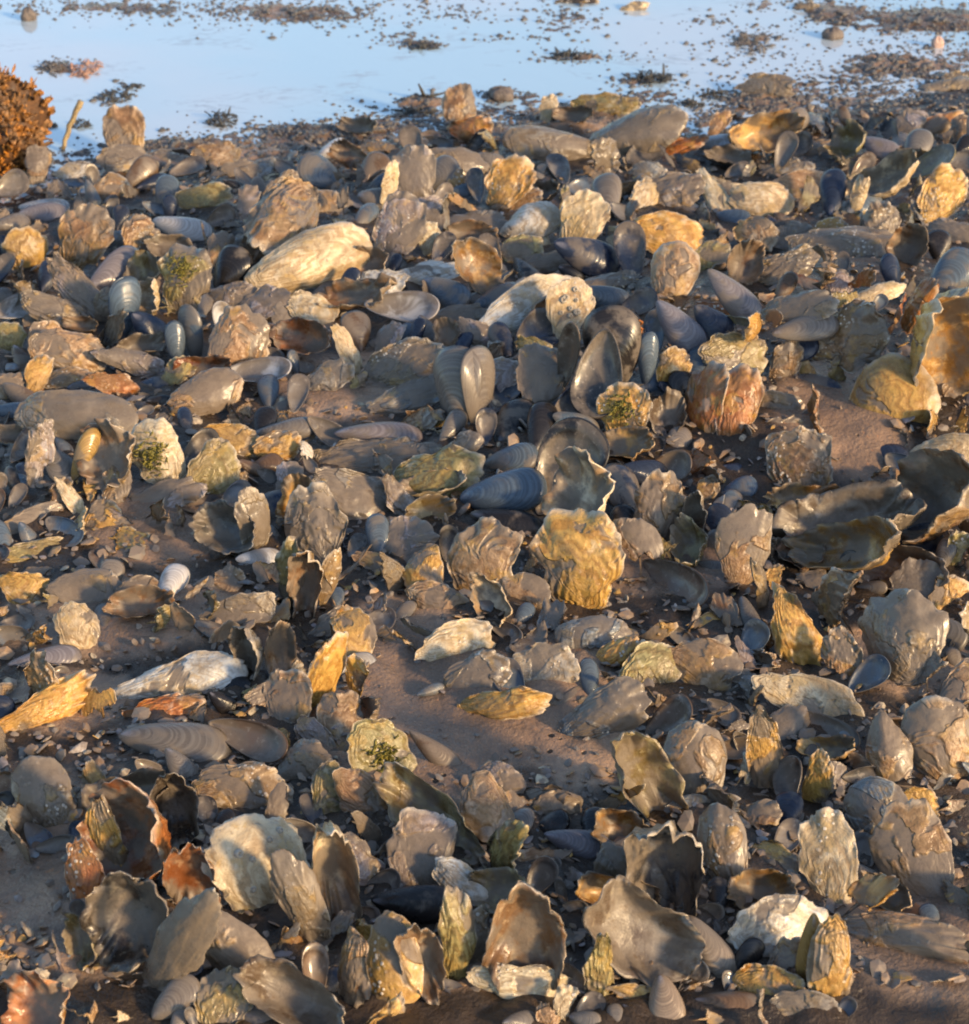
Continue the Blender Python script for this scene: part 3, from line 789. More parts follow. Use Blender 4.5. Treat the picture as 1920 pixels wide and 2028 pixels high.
o 963 1606 126 78 15 .7 0 o t
o 522 1575 96 60 10 .5 0 o g
o 1176 1260 142 84 -6 .62 0 o u|blue-grey smooth oyster with golden lower edge|the gold-edged blue oyster
o 1218 1294 92 48 30 .8 0 o y
o 1075 1325 124 88 8 .75 0 o w|lumpy white-cream oyster, the whitest on the brown mud|the lumpy white oyster
o 1290 1320 108 88 30 .75 0 o l|olive-gold oyster under a tan-grey companion|the olive-gold oyster
o 1390 1316 142 112 -22 .62 0 o t|tan-grey pebbly oyster leaning on the olive-gold one|the pebbly tan oyster
m 1171 1345 76 36 95 .95 0 o u
o 1190 1414 172 100 25 .62 0 o u|grey-blue and tan oyster overhanging a shaded mud slope|the overhanging grey-blue oyster
o 1147 1385 38 18 10 .6 0 o w
m 1325 1424 98 54 40 .72 0 i b
o 1268 1530 192 100 122 .85 .4 i l|long upright oyster trough, greenish outside and pinkish within|the oyster trough
o 990 1548 86 72 -30 .7 0 o p
o 1110 1596 82 58 0 .6 0 o y
o 1366 1600 84 52 0 .6 0 o u
o 1237 1650 102 76 -20 .85 0 i y|small golden cup-shaped oyster, glowing inside|the golden cup
m 1145 1672 118 58 -16 .5 0 o p|lilac-tan smooth plate beside the golden cup|the lilac-tan plate
o 1325 1712 204 128 96 .92 .2 i n|tall dark slate oyster valve with a pale rim along one side|the dark slate valve
o 1432 1685 168 92 100 .85 0 o t|smooth tan oyster leaning beside the dark slate valve|the smooth leaning oyster
o 1040 1850 190 150 -96 .85 .2 i t|big tan oyster with a round hollow above a cream crusty one|the big hollowed oyster
o 1030 1945 185 74 -6 .5 0 o c
o 1000 1768 108 74 0 .7 0 o l
o 966 1718 84 40 -15 .6 0 o r
o 1265 1850 215 150 -35 .55 .3 i g|big open oyster valve cupping grey mud|the mud-filled oyster
o 1230 1768 150 68 -10 .95 0 i y
o 1190 1922 136 60 -94 .92 .2 o l|leaf-shaped olive shell standing in a dark hollow|the leaf-shaped shell
m 1400 1880 128 68 -58 .72 0 o t|smooth tan mussel pointing down between two whitish oysters|the smooth tan mussel
o 1086 2008 56 42 -90 .8 0 o t
m 1315 1984 92 66 -80 .7 0 o t
o 1420 2016 120 34 5 .4 0 i y
m 1448 1990 142 56 -8 .35 0 o b
o 1216 1722 92 66 0 .6 0 o g
o 1640 1706 194 106 98 .92 0 o c|tall cream-gold frilled oyster below a navy mussel|the frilled cream-gold oyster
o 1815 1700 192 152 118 .52 0 o t|large flat brown oyster caked in mud|the mud-caked oyster
o 1766 1772 96 54 -30 .75 0 o y
o 1510 1764 116 66 5 .72 0 o y
o 1552 1840 178 124 10 .72 0 o w|bright white and lilac oyster, the whitest of the front rows|the bright white oyster
m 1608 1886 118 46 -94 .95 .2 o y|upright gold mussel leaning on the bright white oyster|the upright gold mussel
o 1648 1915 162 90 -90 .85 .2 o y
o 1785 1852 246 74 -10 .4 0 o t|long flat tan ledge-like oyster reaching over bare mud|the ledge-like oyster
o 1520 1958 116 78 -20 .6 0 o y
o 1595 1998 130 62 -10 .5 0 o g
o 245 262 96 74 92 .85 0 o b|brown and golden oyster peak at the pool's edge by the stick|the golden peak oyster
o 252 312 92 52 0 .5 0 o g
o 75 325 64 44 80 .9 0 o b
m 22 366 60 48 30 .7 0 i g
o 142 336 66 32 10 .5 0 o w
o 216 370 68 50 20 .8 0 o t
m 330 376 56 42 70 .7 0 o u
o 402 386 96 52 10 .6 0 o l
o 432 302 84 46 0 .6 0 o b
o 476 334 72 42 0 .5 0 o g
m 182 382 50 24 -70 .8 0 o u
m 86 408 84 30 0 .5 0 o w
o 300 310 90 32 10 .3 0 o g
M 637 342 84 64 150 .65 0 o u|rounded blue-grey mussel alone at the pool's edge|the rounded blue mussel
o 612 396 130 54 0 .65 0 o t
o 560 372 70 40 40 .8 0 o b
o 818 350 104 84 100 .82 0 o p|pinkish white oyster standing upright near the pool|the pinkish upright oyster
o 775 366 86 26 80 .95 .4 o c
m 868 345 76 58 40 .6 0 o g
m 912 376 48 26 10 .5 0 o u
o 915 315 94 54 -15 .5 0 o g
o 912 213 80 58 90 1 0 o b|grey-brown shell sitting on a dark banded one in the pool|the topmost pool oyster
o 930 255 78 46 0 1 0 o r|dark rust-banded oyster at the water's edge carrying another|the rust-banded oyster
o 715 254 66 28 0 .4 0 o g
m 665 293 56 40 20 .4 0 o w
o 696 310 60 42 -30 .6 0 o b
o 742 290 80 28 0 .4 0 o b
m 745 392 66 44 -10 .6 0 o g
o 835 410 72 40 10 .5 0 o p
o 1005 360 106 86 55 .8 0 o y|gold-brown oyster dome with a dark pit, nearest the pool of its colour|the gold-brown dome
o 1092 282 158 64 172 .46 0 o g|big smooth grey oyster shading a black gap by the pool|the smooth grey shader
o 1257 258 172 84 16 .6 0 o g|bigger of two smooth grey oysters by the pool, leaning up|the big pool-side oyster
o 1195 205 118 44 0 .5 0 o l
o 1086 214 50 32 80 .9 0 o c
o 1142 230 66 30 0 .7 0 i b
o 1350 286 92 24 18 .4 0 o r
o 1425 242 54 32 50 .8 0 o b
m 1422 284 88 40 0 .5 0 o w
m 1437 312 84 34 -10 .4 0 o g
o 1283 335 62 32 0 .4 0 o u
m 1203 385 78 56 95 .85 0 o g
o 1328 376 112 66 10 .7 0 o p|knotted purplish pink oyster cluster with dark gaps|the knotted pink oyster
o 1283 382 64 54 60 .8 0 o c
o 1357 352 54 28 -15 .6 0 o w
o 1413 378 98 42 -58 .72 0 o c
o 1030 392 76 38 20 .5 0 o t
o 1080 386 56 38 0 .5 0 o g
o 1518 168 96 46 0 .6 0 o g
o 1885 166 112 32 8 .3 0 o g
o 1510 272 122 62 12 .5 0 i y|tan oyster boat with gold side, hollow up, near the pool|the gold oyster boat
m 1585 288 52 42 30 .8 0 i k
o 1628 292 90 40 0 .4 0 o t
o 1686 286 66 48 60 .6 0 o l
m 1740 291 70 46 -30 .7 0 o p
o 1800 244 54 44 60 .7 0 o p
o 1860 242 92 32 20 .7 0 o r
o 1906 254 50 44 70 .8 0 o b
o 1812 318 60 30 0 .6 0 i l
m 1848 326 92 46 25 .6 0 i l
m 1906 318 54 40 0 .7 0 i g
o 1576 366 132 44 12 .5 0 o t
m 1652 380 84 50 85 .85 0 o n
o 1508 392 108 68 -15 .6 0 o c|cream-pink three-cornered oyster among greys|the three-cornered oyster
o 1760 362 132 54 25 .5 0 o c
o 1868 384 98 72 55 .7 0 o y
o 1702 390 74 30 75 .9 .3 o c
o 1446 316 80 34 -10 .4 0 o g
o 1556 330 90 34 5 .3 0 o g
"""
# ------------------------------------------------------------------ standing the shells on the mud
Z3 = Vector((0, 0, 1))
class Item: pass
def frame(x, y, length, wid, ang, tilt, side, kind, bury):
    z = .01
    for it in range(3):
        P = at(x, y, z)
        v = (P - Vector((0, 0, CAM_H))); zc = v.dot(FWD); v.normalize()
        toward = Vector((-v.x, -v.y, 0)).normalized()
        toward = Matrix.Rotation(side * R(75), 3, 'Z') @ toward
        n = (Z3 * math.cos(tilt * math.pi / 2) + toward * math.sin(tilt * math.pi / 2)).normalized()
        d = RIGHT * math.cos(R(ang)) + UPV * math.sin(R(ang))
        a = n.cross(v.cross(d))
        a = a.normalized() if a.length > 1e-4 else d
        if a.dot(d) < 0: a = -a
        b = n.cross(a).normalized()
        fa = (a - v * a.dot(v)).length
        dp = (RIGHT * -math.sin(R(ang)) + UPV * math.cos(R(ang)))
        fb = abs(b.dot(dp))
        Lm = length * zc / F_PX / max(fa, .45)
        Wm = wid * zc / F_PX / max(fb, .34)
        lo, hi = (.36, 1.12) if kind in 'oOf' else (.40, .80)
        Wm = min(max(Wm, lo * Lm), hi * Lm)
        hz = math.hypot(a.z * Lm / 2, b.z * Wm / 2)
        z = gz(P.x, P.y) + hz * bury + .002
    return P, a, b, n, Lm, Wm

items = []
def add_item(kind, x, y, ln, wd, ang, tilt, side, face, col, label=None, short=None, fill=False):
    it = Item()
    it.kind, it.x, it.y, it.ln, it.wd, it.ang, it.tilt, it.side, it.face, it.col, it.label, it.short, it.fill = kind, x, y, ln, wd, ang, tilt, side, face, col, label, short, fill
    items.append(it)
for line in DATA.strip().split('\n'):
    q = line.split('|'); k = q[0].split()
    v_ = [float(v) for v in k[1:8]]
    if k[8] == 'i' and k[9] != 'y' and abs(v_[6]) < .35: v_[6] -= .42          # hollows turned from the sun
    keep_ = abs(float(k[7])) > .05; g_ = 1.2 if v_[1] < 1150 or v_[2] < 130 else 1.1; v_[2] *= g_; v_[3] *= g_; v_[5] = v_[5] if keep_ or v_[5] < .55 else .55 + (v_[5] - .55) * (.38 if v_[1] < 1200 else .2)
    add_item(k[0], *v_, k[8], k[9], q[1] if len(q) > 1 else None, q[2] if len(q) > 2 else None)

small = sorted((it for it in items if it.kind == 'o' and not it.label), key=lambda q: q.ln * q.wd / (q.y + 1428) ** 2)
n_o = sum(it.kind == 'o' for it in items)
for it in small[:max(0, n_o - 292)]:
    if it.kind == 'o': it.kind = 'f'
print('oysters', n_o)
# some plain oysters lie hollow side out, some still hold both valves
rr_ = random.Random(8)
for it in items:
    if not it.short and abs(it.side) < .05 and it.tilt > .5: it.tilt = .45 + (it.tilt - .5) * .8 + rr_.uniform(-.12, .1)
for it in items:
    if it.kind == 'o' and not it.short and it.face == 'o':
        q = rr_.random()
        if q < .27: it.face = 'i'; it.tilt = max(it.tilt, .45); it.side -= .4
        elif q < .36 and it.ln > 60 and it.y > 420: it.kind = 'O'; it.ang = rr_.choice([-95, -70, -120, 100, 70, 20, -20]); it.wd = max(it.wd, .7 * it.ln)
# smaller shells that fill the gaps of the bed
def occupied(x, y, s):
    for it in items:
        ca, sa = math.cos(R(it.ang)), math.sin(R(it.ang))
        dx, dy = x - it.x, -(y - it.y)
        u = (dx * ca + dy * sa) / (it.ln / 2 + s * .42); w = (-dx * sa + dy * ca) / (it.wd / 2 + s * .42)
        if u * u + w * w < 1: return True
    return False
tries = 0; nf = 0
while nf < 525 and tries < 60000:
    tries += 1
    y = 235 + 1790 * rng.random() ** 1.45; x = rng.uniform(-20, 1940)
    if nf < 56: x, y = rng.gauss(1680, 140), rng.gauss(740, 120)      # the crowded mound
    elif nf < 80: x, y = rng.gauss(1210, 85), rng.gauss(760, 70)      # the dark mussel hollow
    if y < np.interp(x, [p[0] for p in SHORE_PX], [p[1] for p in SHORE_PX]) + 55: continue
    if any(((x - a) / c) ** 2 + ((y - b) / d) ** 2 < 1 for a, b, c, d in BARE): continue
    s = rng.uniform(50, 98) * (.55 + .45 * (y + 1428) / 3456) * (1.0 if rng.random() < .7 else 1.25)
    if occupied(x, y, s * (.1 if nf < 80 else .42 if nf < 150 else .05)): continue
    kind = rng.choice('fffmm' if y < 1000 else 'ffffffm')
    if sum(q.kind == 'f' for q in items) > 288: kind = 'm'
    tl = rng.choice([.1, .25, .35, .45, .55, .7])
    col = rng.choice('ggguuugpttbnlcg' if y < 800 else 'gtttttbbyylpuc')
    if kind == 'm': col = rng.choice('ukggbn')
    if nf < 56: kind = rng.choice('fffm'); col = rng.choice('nkun') if kind == 'm' else rng.choice('yybrtl'); s *= 1.25
    elif nf < 80: kind = 'm'; col = rng.choice('nknku'); s *= 1.35
    sd = rng.uniform(-.5, .5)
    if kind == 'f': s *= 1.22 if y < 1050 else 1.55
    if kind == 'f' and rng.random() < .28: tl = rng.uniform(.85, 1.05); sd = rng.choice([-1, 1]) * rng.uniform(.5, .95)
    add_item(kind, x, y, s, s * rng.uniform(.42, .75), rng.uniform(-60, 120), tl, sd, 'i' if rng.random() < (.55 if kind == 'm' else .25) else 'o', col, fill=True); nf += 1

WORD = dict(o='oyster shell', m='mussel shell', M='closed mussel', W='gaping mussel', O='gaping oyster', f='shell fragment')
NAME = dict(o='oyster_shell', m='mussel_shell', M='mussel', W='mussel', O='oyster', f='shell_fragment')
CATS = dict(o='oyster shell', m='mussel shell', M='mussel', W='mussel', O='oyster', f='shell fragment')
GROUP = dict(o='oyster shells strewn over the bed', m='mussel shells strewn over the bed', f='broken bits of shell among the shells', M='closed mussels on the bed', W='gaping mussels on the bed', O='gaping oysters on the bed')

FR = [shell_mesh('f', 500 + i, 'shell_fragment') for i in range(26)]

SMOOTH = {'the bright cream oyster', 'the very large grey oyster', 'the big pool-side oyster', 'the smooth grey shader', 'the smooth oval shell', 'the round grey-blue oyster', 'the smooth grey-tan oyster',
          'the half-muddy tan oyster', 'the grey-brown oval oyster', 'the smooth leaning oyster', 'the whitish oval oyster', 'the cracked brown slab', 'the round-headed tan oyster', 'the plump gold-tan oyster', 'the cream cap oyster',
          'the round golden oyster', 'the plump tan oyster', 'the gold-edged blue oyster', 'the lilac-tan plate'}
def set_mat(o, P, X, Y, Zn, sx, sy, sz):
    M = Matrix((( X.x * sx, Y.x * sy, Zn.x * sz, P.x), (X.y * sx, Y.y * sy, Zn.y * sz, P.y), (X.z * sx, Y.z * sy, Zn.z * sz, P.z), (0, 0, 0, 1)))
    o.matrix_world = M
def shade_of(it, r):
    c = (MCLR if it.kind in 'mMW' else CLR)[it.col]; k = r.uniform(.86, 1.14); h = r.uniform(-.05, .05)
    return (min(.8, c[0] * k * (1 + h)), c[1] * k, c[2] * k * (1 - h), min(1, max(0, dict(g=.95, w=.35, c=.22, y=.40 if it.short else .65, r=.5, l=.62).get(it.col, .8) + r.uniform(-.2, .2))))

for i, it in enumerate(items):
    r = random.Random(1000 + i)
    bury = (.9 if it.tilt < .35 else 1.06) if it.y < 1000 else (.72 if it.tilt < .35 else .86)
    if it.kind in 'MW': bury = .85
    if it.fill: bury *= .8
    P, a, b, n, Lm, Wm = frame(it.x, it.y, it.ln, it.wd, it.ang, it.tilt + r.uniform(-.07, .07), it.side + r.uniform(-.38, .38), it.kind, bury)
    it.P, it.L, it.W = P, Lm, Wm
    col = shade_of(it, r)
    hs = math.sqrt(Lm * Wm) * r.uniform(.85, 1.2)
    if it.kind in 'omf':
        hs *= .8 if it.kind in 'fo' else 1
        me = {'o': OY, 'm': MU, 'f': FR}[it.kind]; me = me[(r.randrange(22) * 2 + (1 if (it.col in 'gtpuwck' and r.random() < .75) else 0)) if it.kind == 'o' else r.randrange(len(me))]
        if it.kind == 'o' and it.face == 'i' and not it.fill: me = CU[r.randrange(10)]; hs *= 1.3
        elif it.kind == 'o' and it.short in SMOOTH: me = SM[r.randrange(6)]; hs *= 1.15
        o = bpy.data.objects.new(NAME[it.kind], me); COL.objects.link(o)
        dome = .10 * hs
        if it.face == 'i': set_mat(o, P - n * (dome * (-1.2 if me not in CU else -2.6)), a, -b, -n, Lm, Wm, hs)
        else: set_mat(o, P - n * dome, a, b * (1 if r.random() < .5 else 1), n, Lm, Wm, hs)
        o.color = col; it.obj = o
    else:
        root = empty(NAME[it.kind]); it.obj = root
        M = Matrix(((a.x, b.x, n.x, P.x), (a.y, b.y, n.y, P.y), (a.z, b.z, n.z, P.z), (0, 0, 0, 1)))
        root.matrix_world = M
        src = OY if it.kind == 'O' else MU
        me = src[r.randrange(len(src))]
        for sgn in (1, -1):
            v = bpy.data.objects.new('valve', me); COL.objects.link(v); v.parent = root
            S = Matrix.Diagonal((Lm, Wm, hs * sgn * (1.0 if it.kind != 'O' else .8), 1))
            if it.kind == 'M': v.matrix_local = S
            elif it.kind == 'O' and not it.short:     # both valves, still hinged, gaping
                v.matrix_local = Matrix.Translation((-.5 * Lm, 0, 0)) @ Matrix.Rotation(R(-sgn * r.uniform(9, 17)), 4, 'Y') @ Matrix.Translation((.5 * Lm, 0, 0)) @ Matrix.Diagonal((Lm, Wm, hs * sgn, 1))
            elif it.kind == 'O':      # two cups side by side, hinged along the crack
                v.matrix_local = Matrix.Translation((0, sgn * Wm * .21, 0)) @ Matrix.Rotation(sgn * R(-24), 4, 'X') @ Matrix.Diagonal((Lm, Wm * (.78 if sgn > 0 else .62), hs * .9, 1))
            elif it.y < 700:          # gapes toward the sky: the far valve leans back, the near one faces the viewer
                v.matrix_local = Matrix.Translation((-.5 * Lm, 0, 0)) @ Matrix.Rotation(R(-sgn * 15), 4, 'Y') @ Matrix.Translation((.5 * Lm, 0, 0)) @ S
            else:                     # two valves on edge, slit toward the viewer
                v.matrix_local = Matrix.Translation((0, sgn * -Wm * .15, 0)) @ Matrix.Rotation(R(sgn * 40), 4, 'X') @ Matrix.Diagonal((Lm, Wm * .98, hs * .95, 1))
            v.color = col
        if it.kind == 'W' and it.y < 700: it.gape = (root, Lm, Wm)

for it in items:
    r = random.Random(int(it.x * 3 + it.y))
    if r.random() < (.7 if it.y > 950 else .15): bank_silt(it.P + Vector((r.uniform(-.01, .01), r.uniform(-.012, .004), 0)), max(it.L, .03) * r.uniform(.42, .62), r.uniform(.003, .010) * min(1, it.L / .05))
build_mud()

# labels for the shells that are not landmarks themselves
marks = [it for it in items if it.short]
used = set(it.label for it in marks)
POSE = lambda it: ('hollow side up' if it.face == 'i' and it.tilt < .6 else 'turned hollow side out' if it.face == 'i' else
                   'lying flat' if it.tilt < .48 else 'leaning' if it.tilt < .78 else 'standing on edge')
def size_word(it):
    mm = it.L * 1000
    return 'tiny ' if mm < 28 else 'small ' if mm < 44 else 'large ' if mm > 82 else ''
for it in items:
    if it.short: continue
    near = sorted(marks, key=lambda m: math.hypot(m.x - it.x, (m.y - it.y) * 1.3))[:7]
    base = size_word(it) + CWORD[it.col] + ' ' + WORD[it.kind]
    cand = []
    for m in near[:3]:
        dx, dy = it.x - m.x, it.y - m.y
        rel = ('in front of' if dy > 0 else 'behind') if abs(dy) * 1.4 > abs(dx) else 'beside'
        cand.append(f'{base} {POSE(it)} {rel} {m.short}')
    for p in range(6):
        for q in range(p + 1, 7):
            cand.append(f'{base} {POSE(it)} between {near[p].short} and {near[q].short}')
    for m in near[:5]:
        dx, dy = it.x - m.x, it.y - m.y
        cand.append(f'{base} {POSE(it)} just {"right" if dx > 0 else "left"} of {m.short}')
    cand = [c for c in cand if c not in used and len(c.split()) <= 16]
    it.label = cand[0] if cand else f'{base} {POSE(it)} near {near[0].short}'
    used.add(it.label)
for it in items:
    if len(it.label.split()) < 4: print('SHORT', it.label, it.x, it.y)
for it in items: tag(it.obj, it.label, CATS[it.kind], GROUP.get(it.kind))

# rusty threads in the gape of the big dark mussel
for it in items:
    if getattr(it, 'gape', None):
        root, Lm, Wm = it.gape; r = random.Random(5); V = []; Fc = []
        for k in range(170):
            y0 = r.uniform(-.36, .36) * Wm; x0 = r.uniform(.10, .40) * Lm * (1 - abs(y0) / Wm); h = Lm * r.uniform(.05, .13); w = .0012
            ox, oy = r.uniform(-.006, .006), r.uniform(-.006, .006)
            s = len(V)
            for t_ in range(4):
                f = t_ / 3; zz = -h * .55 + 1.1 * h * f; cx = x0 + ox * f; cy = y0 + oy * math.sin(f * 3)
                for q in range(4): V.append((cx + w * math.cos(q * 1.57), cy + w * math.sin(q * 1.57), zz))
            for t_ in range(3):
                for q in range(4):
                    q2 = (q + 1) % 4; Fc.append((s + t_ * 4 + q, s + t_ * 4 + q2, s + t_ * 4 + 4 + q2, s + t_ * 4 + 4 + q))
        o = mesh_obj('byssus', V, Fc, [simple_mat('rusty_threads', (.42, .16, .035), (.24, .08, .02), 90)], root)
        o['label'] = 'rusty orange threads in the gape'

# barnacles and moss grow on a few shells and move with them
def on_shell(it, u, w):
    me = it.obj.data; best = min((v for v in me.vertices), key=lambda v: (v.co.x - u) ** 2 + (v.co.y - w) ** 2 - .2 * v.co.z)
    return best.co.copy(), best.normal.copy()
barn_m = simple_mat('barnacle', (.50, .45, .37), (.33, .28, .22), 300)
moss_m = simple_mat('moss', (.23, .19, .035), (.13, .12, .03), 90)
def rel(o, root):
    o.parent = root; o.matrix_parent_inverse = root.matrix_world.inverted()
def barnacle(it, u, w, size, r):
    co, no = on_shell(it, u, w); M = it.obj.matrix_world; p = M @ co; nn = (M.to_3x3().inverted().transposed() @ no).normalized()
    if nn.dot(M.to_3x3() @ Vector((0, 0, 1))) < 0: nn = -nn
    s = nn.orthogonal().normalized(); q = nn.cross(s); V = []; Fc = []; n = 12
    for rr, hh in ((1, -.25), (.82, .35), (.55, .75), (.42, .72), (.30, .25)):
        for k in range(n):
            a = 6.283 * k / n; g = rr * (1 + .10 * (k % 2)) * size; V.append(tuple(p + s * g * math.cos(a) + q * g * math.sin(a) + nn * hh * size))
    for j in range(4):
        for k in range(n): k2 = (k + 1) % n; Fc.append((j * n + k, j * n + k2, (j + 1) * n + k2, (j + 1) * n + k))
    Fc.append(tuple(4 * n + k for k in range(n)))
    rel(mesh_obj('barnacle', V, Fc, [barn_m]), it.obj)
MOSSY = []
for it in items:
    r = random.Random(int(it.x * 7 + it.y))
    if it.short == 'the barnacled cream oyster':
        for k in range(11): barnacle(it, r.uniform(-.28, .36), r.uniform(-.3, .3), r.uniform(.0028, .0048), r)
    if it.short == 'the speckled oyster':
        for k in range(7): barnacle(it, r.uniform(-.3, .36), r.uniform(-.3, .3), r.uniform(.0024, .0040), r)
    if it.short in ('the mossy olive oyster', 'the swirled olive oyster', 'the yellow lumpy oyster', 'the cream gold dome'): MOSSY.append(it)

# ------------------------------------------------------------------ litter of tiny broken bits, uncountable
def litter():
    r = random.Random(77); V = []; Fc = []; cs = []
    pal = [CLR[c] for c in 'gggttbpcguybbgtg']
    n = 0
    while n < 11000:
        y = 215 + 1850 * r.random() ** 1.35; x = r.uniform(-60, 1980)
        P = at(x, y)
        if float(shore_dist(P.x, P.y)) < .07 * r.random(): continue
        bare = any(((x - a) / c) ** 2 + ((y - b) / d) ** 2 < 1 for a, b, c, d in BARE)
        if bare and r.random() < .93: continue
        n += 1
        s = r.uniform(.0018, .0065) * (r.uniform(1.4, 2.4 if y < 1000 else 1.7) if r.random() < .14 else .85); gzv = fine_z(P.x, P.y)
        k = r.randint(6, 8); M = Matrix.Rotation(r.uniform(0, 6.3), 3, 'Z') @ Matrix.Rotation(r.gauss(0, .5), 3, 'X') @ Matrix.Rotation(r.gauss(0, .4), 3, 'Y')
        st = len(V); c = pal[r.randrange(len(pal))]; f = r.uniform(.7, 1.15); el = r.uniform(.5, 1)
        if r.random() < .022: c = (.62, .56, .5)
        rim = [(s * math.cos(6.283 * j / k + r.uniform(-.3, .3)) * r.uniform(.75, 1.2), s * el * math.sin(6.283 * j / k) * r.uniform(.7, 1.2), 0) for j in range(k)]
        base = Vector((P.x, P.y, gzv + s * .25))
        for q in ([(s * r.uniform(-.3, .3), s * r.uniform(-.3, .3), s * r.uniform(.12, .34))] + rim + [(a, b_, -s * .16) for a, b_, _ in rim]):
            V.append(tuple(base + M @ Vector(q))); cs.append((c[0] * f, c[1] * f, c[2] * f, 1))
        for j in range(k):
            q = (j + 1) % k
            Fc.append((st, st + 1 + j, st + 1 + q)); Fc.append((st + 1 + j, st + 1 + k + j, st + 1 + k + q, st + 1 + q))
        Fc.append(tuple(st + 1 + k + j for j in reversed(range(k))))
    m, t, b = nt('litter_bits')
    pos = N(t, 'ShaderNodeNewGeometry').outputs['Position']
    L(t, mix(t, bw(t, noise(t, pos, 120, 2), .36, .56, .1, .85), N(t, 'ShaderNodeAttribute', attribute_name='tint').outputs['Color'], MUD), b.inputs['Base Color'])
    b.inputs['Roughness'].default_value = .5
    o = mesh_obj('shell_litter', V, Fc, [m], smooth=False)
    a = o.data.attributes.new('tint', 'FLOAT_COLOR', 'POINT'); a.data.foreach_set('color', np.array(cs, np.float32).ravel())
    tag(o, 'crushed shell bits and grit strewn over the mud', 'shell litter', None, 'stuff')
litter()

def specks():
    """crumbs of mud standing just out of the shallow pool, past counting"""
    r = random.Random(99); V = []; Fc = []
    spots = [(bx, by, hw, hh, hw * hh) for bx, by, hw, hh, am in BARS] + [(x, y + 14, 110, 26, 3300) for x, y in SHORE_PX[2:-1]] + [(1760, 200, 200, 40, 16000), (1500, 120, 200, 60, 5000), (1850, 90, 120, 60, 8000), (620, 20, 400, 30, 9000), (1500, 215, 120, 30, 3000), (960, 255, 120, 30, 3000)]
    tot = sum(q[4] ** .8 for q in spots)
    for bx, by, hw, hh, wt in spots:
        for k in range(int(6800 * wt ** .8 / tot)):
            x = bx + hw * r.gauss(0, .62); y = by + hh * r.gauss(0, .75)
            if y < -12: continue
            P = at(x, y); s = r.uniform(.0014, .0052) * (1.7 if r.random() < .12 else 1)
            st = len(V); n = 6; z0 = max(0, fine_z(P.x, P.y)); el = r.uniform(.5, 1.); an = r.uniform(0, 6.3); lean = r.uniform(-.3, .3)
            for rr, hh_ in ((1.0, -.25), (.8, .18), (.45, .48)):
                for j in range(n):
                    a = 6.283 * j / n; g = s * rr * r.uniform(.7, 1.3); u, w = g * math.cos(a), g * el * math.sin(a)
                    V.append((P.x + u * math.cos(an) - w * math.sin(an) + lean * s * hh_, P.y + u * math.sin(an) + w * math.cos(an), z0 + s * hh_ * r.uniform(.7, 1.2)))
            for m in range(2):
                for j in range(n): q = (j + 1) % n; Fc.append((st + m * n + j, st + m * n + q, st + m * n + n + q, st + m * n + n + j))
            Fc.append(tuple(st + 2 * n + j for j in range(n)))
    tag(mesh_obj('mud_specks', V, Fc, [simple_mat('speck_mud', (.070, .066, .063), (.140, .128, .118), 70, (.3, .6))]), 'countless dark specks of mud standing out of the shallow pool', 'mud specks', None, 'stuff')
specks()

# ------------------------------------------------------------------ seaweed, sticks, weed in the pool
def tube(pts, rad, seg=7):
    V = []; Fc = []
    for i, p in enumerate(pts):
        p = Vector(p); q = Vector(pts[min(i + 1, len(pts) - 1)]) - Vector(pts[max(i - 1, 0)]); q.normalize()
        s = q.cross(Z3); s = s.normalized() if s.length > 1e-3 else Vector((1, 0, 0)); u = q.cross(s)
        rr = rad[i] if isinstance(rad, (list, tuple)) else rad
        for k in range(seg):
            a = 6.283 * k / seg; w = 1 + .12 * math.sin(k * 2.3 + i * 1.7)
            V.append(tuple(p + (s * math.cos(a) + u * math.sin(a)) * rr * w))
    for i in range(len(pts) - 1):
        for k in range(seg):
            k2 = (k + 1) % seg; Fc.append((i * seg + k, i * seg + k2, (i + 1) * seg + k2, (i + 1) * seg + k))
    Fc.append(tuple(reversed(range(seg)))); e = (len(pts) - 1) * seg; Fc.append(tuple(e + k for k in range(seg)))
    return V, Fc
def lift(x, y, z): return at(x, y, z)
def along(pts_px, rad, name, mat, label, cat, group=None):
    """pixel points with a height in metres each"""
    P = [at(x, y, z) for x, y, z in pts_px]
    fine = []
    for i in range(len(P) - 1):
        for k in range(5): fine.append(P[i].lerp(P[i + 1], k / 5) + Vector((.0008 * math.sin(i * 5 + k * 2.1), 0, .0006 * math.cos(k * 3.3 + i))))
    fine.append(P[-1])
    rr = [rad[0] + (rad[1] - rad[0]) * i / (len(fine) - 1) for i in range(len(fine))]
    V, Fc = tube(fine, rr)
    o = mesh_obj(name, V, Fc, [mat]); tag(o, label, cat, group); return o
straw = simple_mat('straw', (.42, .32, .16), (.22, .16, .09), 120)
bark = simple_mat('bark', (.10, .07, .045), (.19, .14, .09), 150)
darkweed = simple_mat('dark_weed', (.035, .036, .034), (.085, .078, .065), 150, (.3, .6))
stalk = simple_mat('stalk', (.27, .23, .10), (.38, .30, .15), 150)
along([(124, 296, .003), (138, 250, .035), (160, 200, .075)], (.0036, .0048), 'stick', straw, 'straw-brown stick slanting up out of the pool beside the seaweed clump', 'stick')
along([(590, 818, .006), (628, 780, .022)], (.0026, .0030), 'stick', straw, 'short pale-tipped stick lying on brown mud near the pale dish-like mussel', 'stick')
along([(726, 862, .010), (742, 810, .042)], (.0016, .0010), 'stem', bark, 'dark stem crossing the long lilac mussel', 'stem')
along([(1786, 600, .01), (1800, 575, .035), (1810, 532, .062)], (.0042, .0060), 'stick', straw, 'pale flat-ended twig standing behind the golden frame oyster', 'stick')
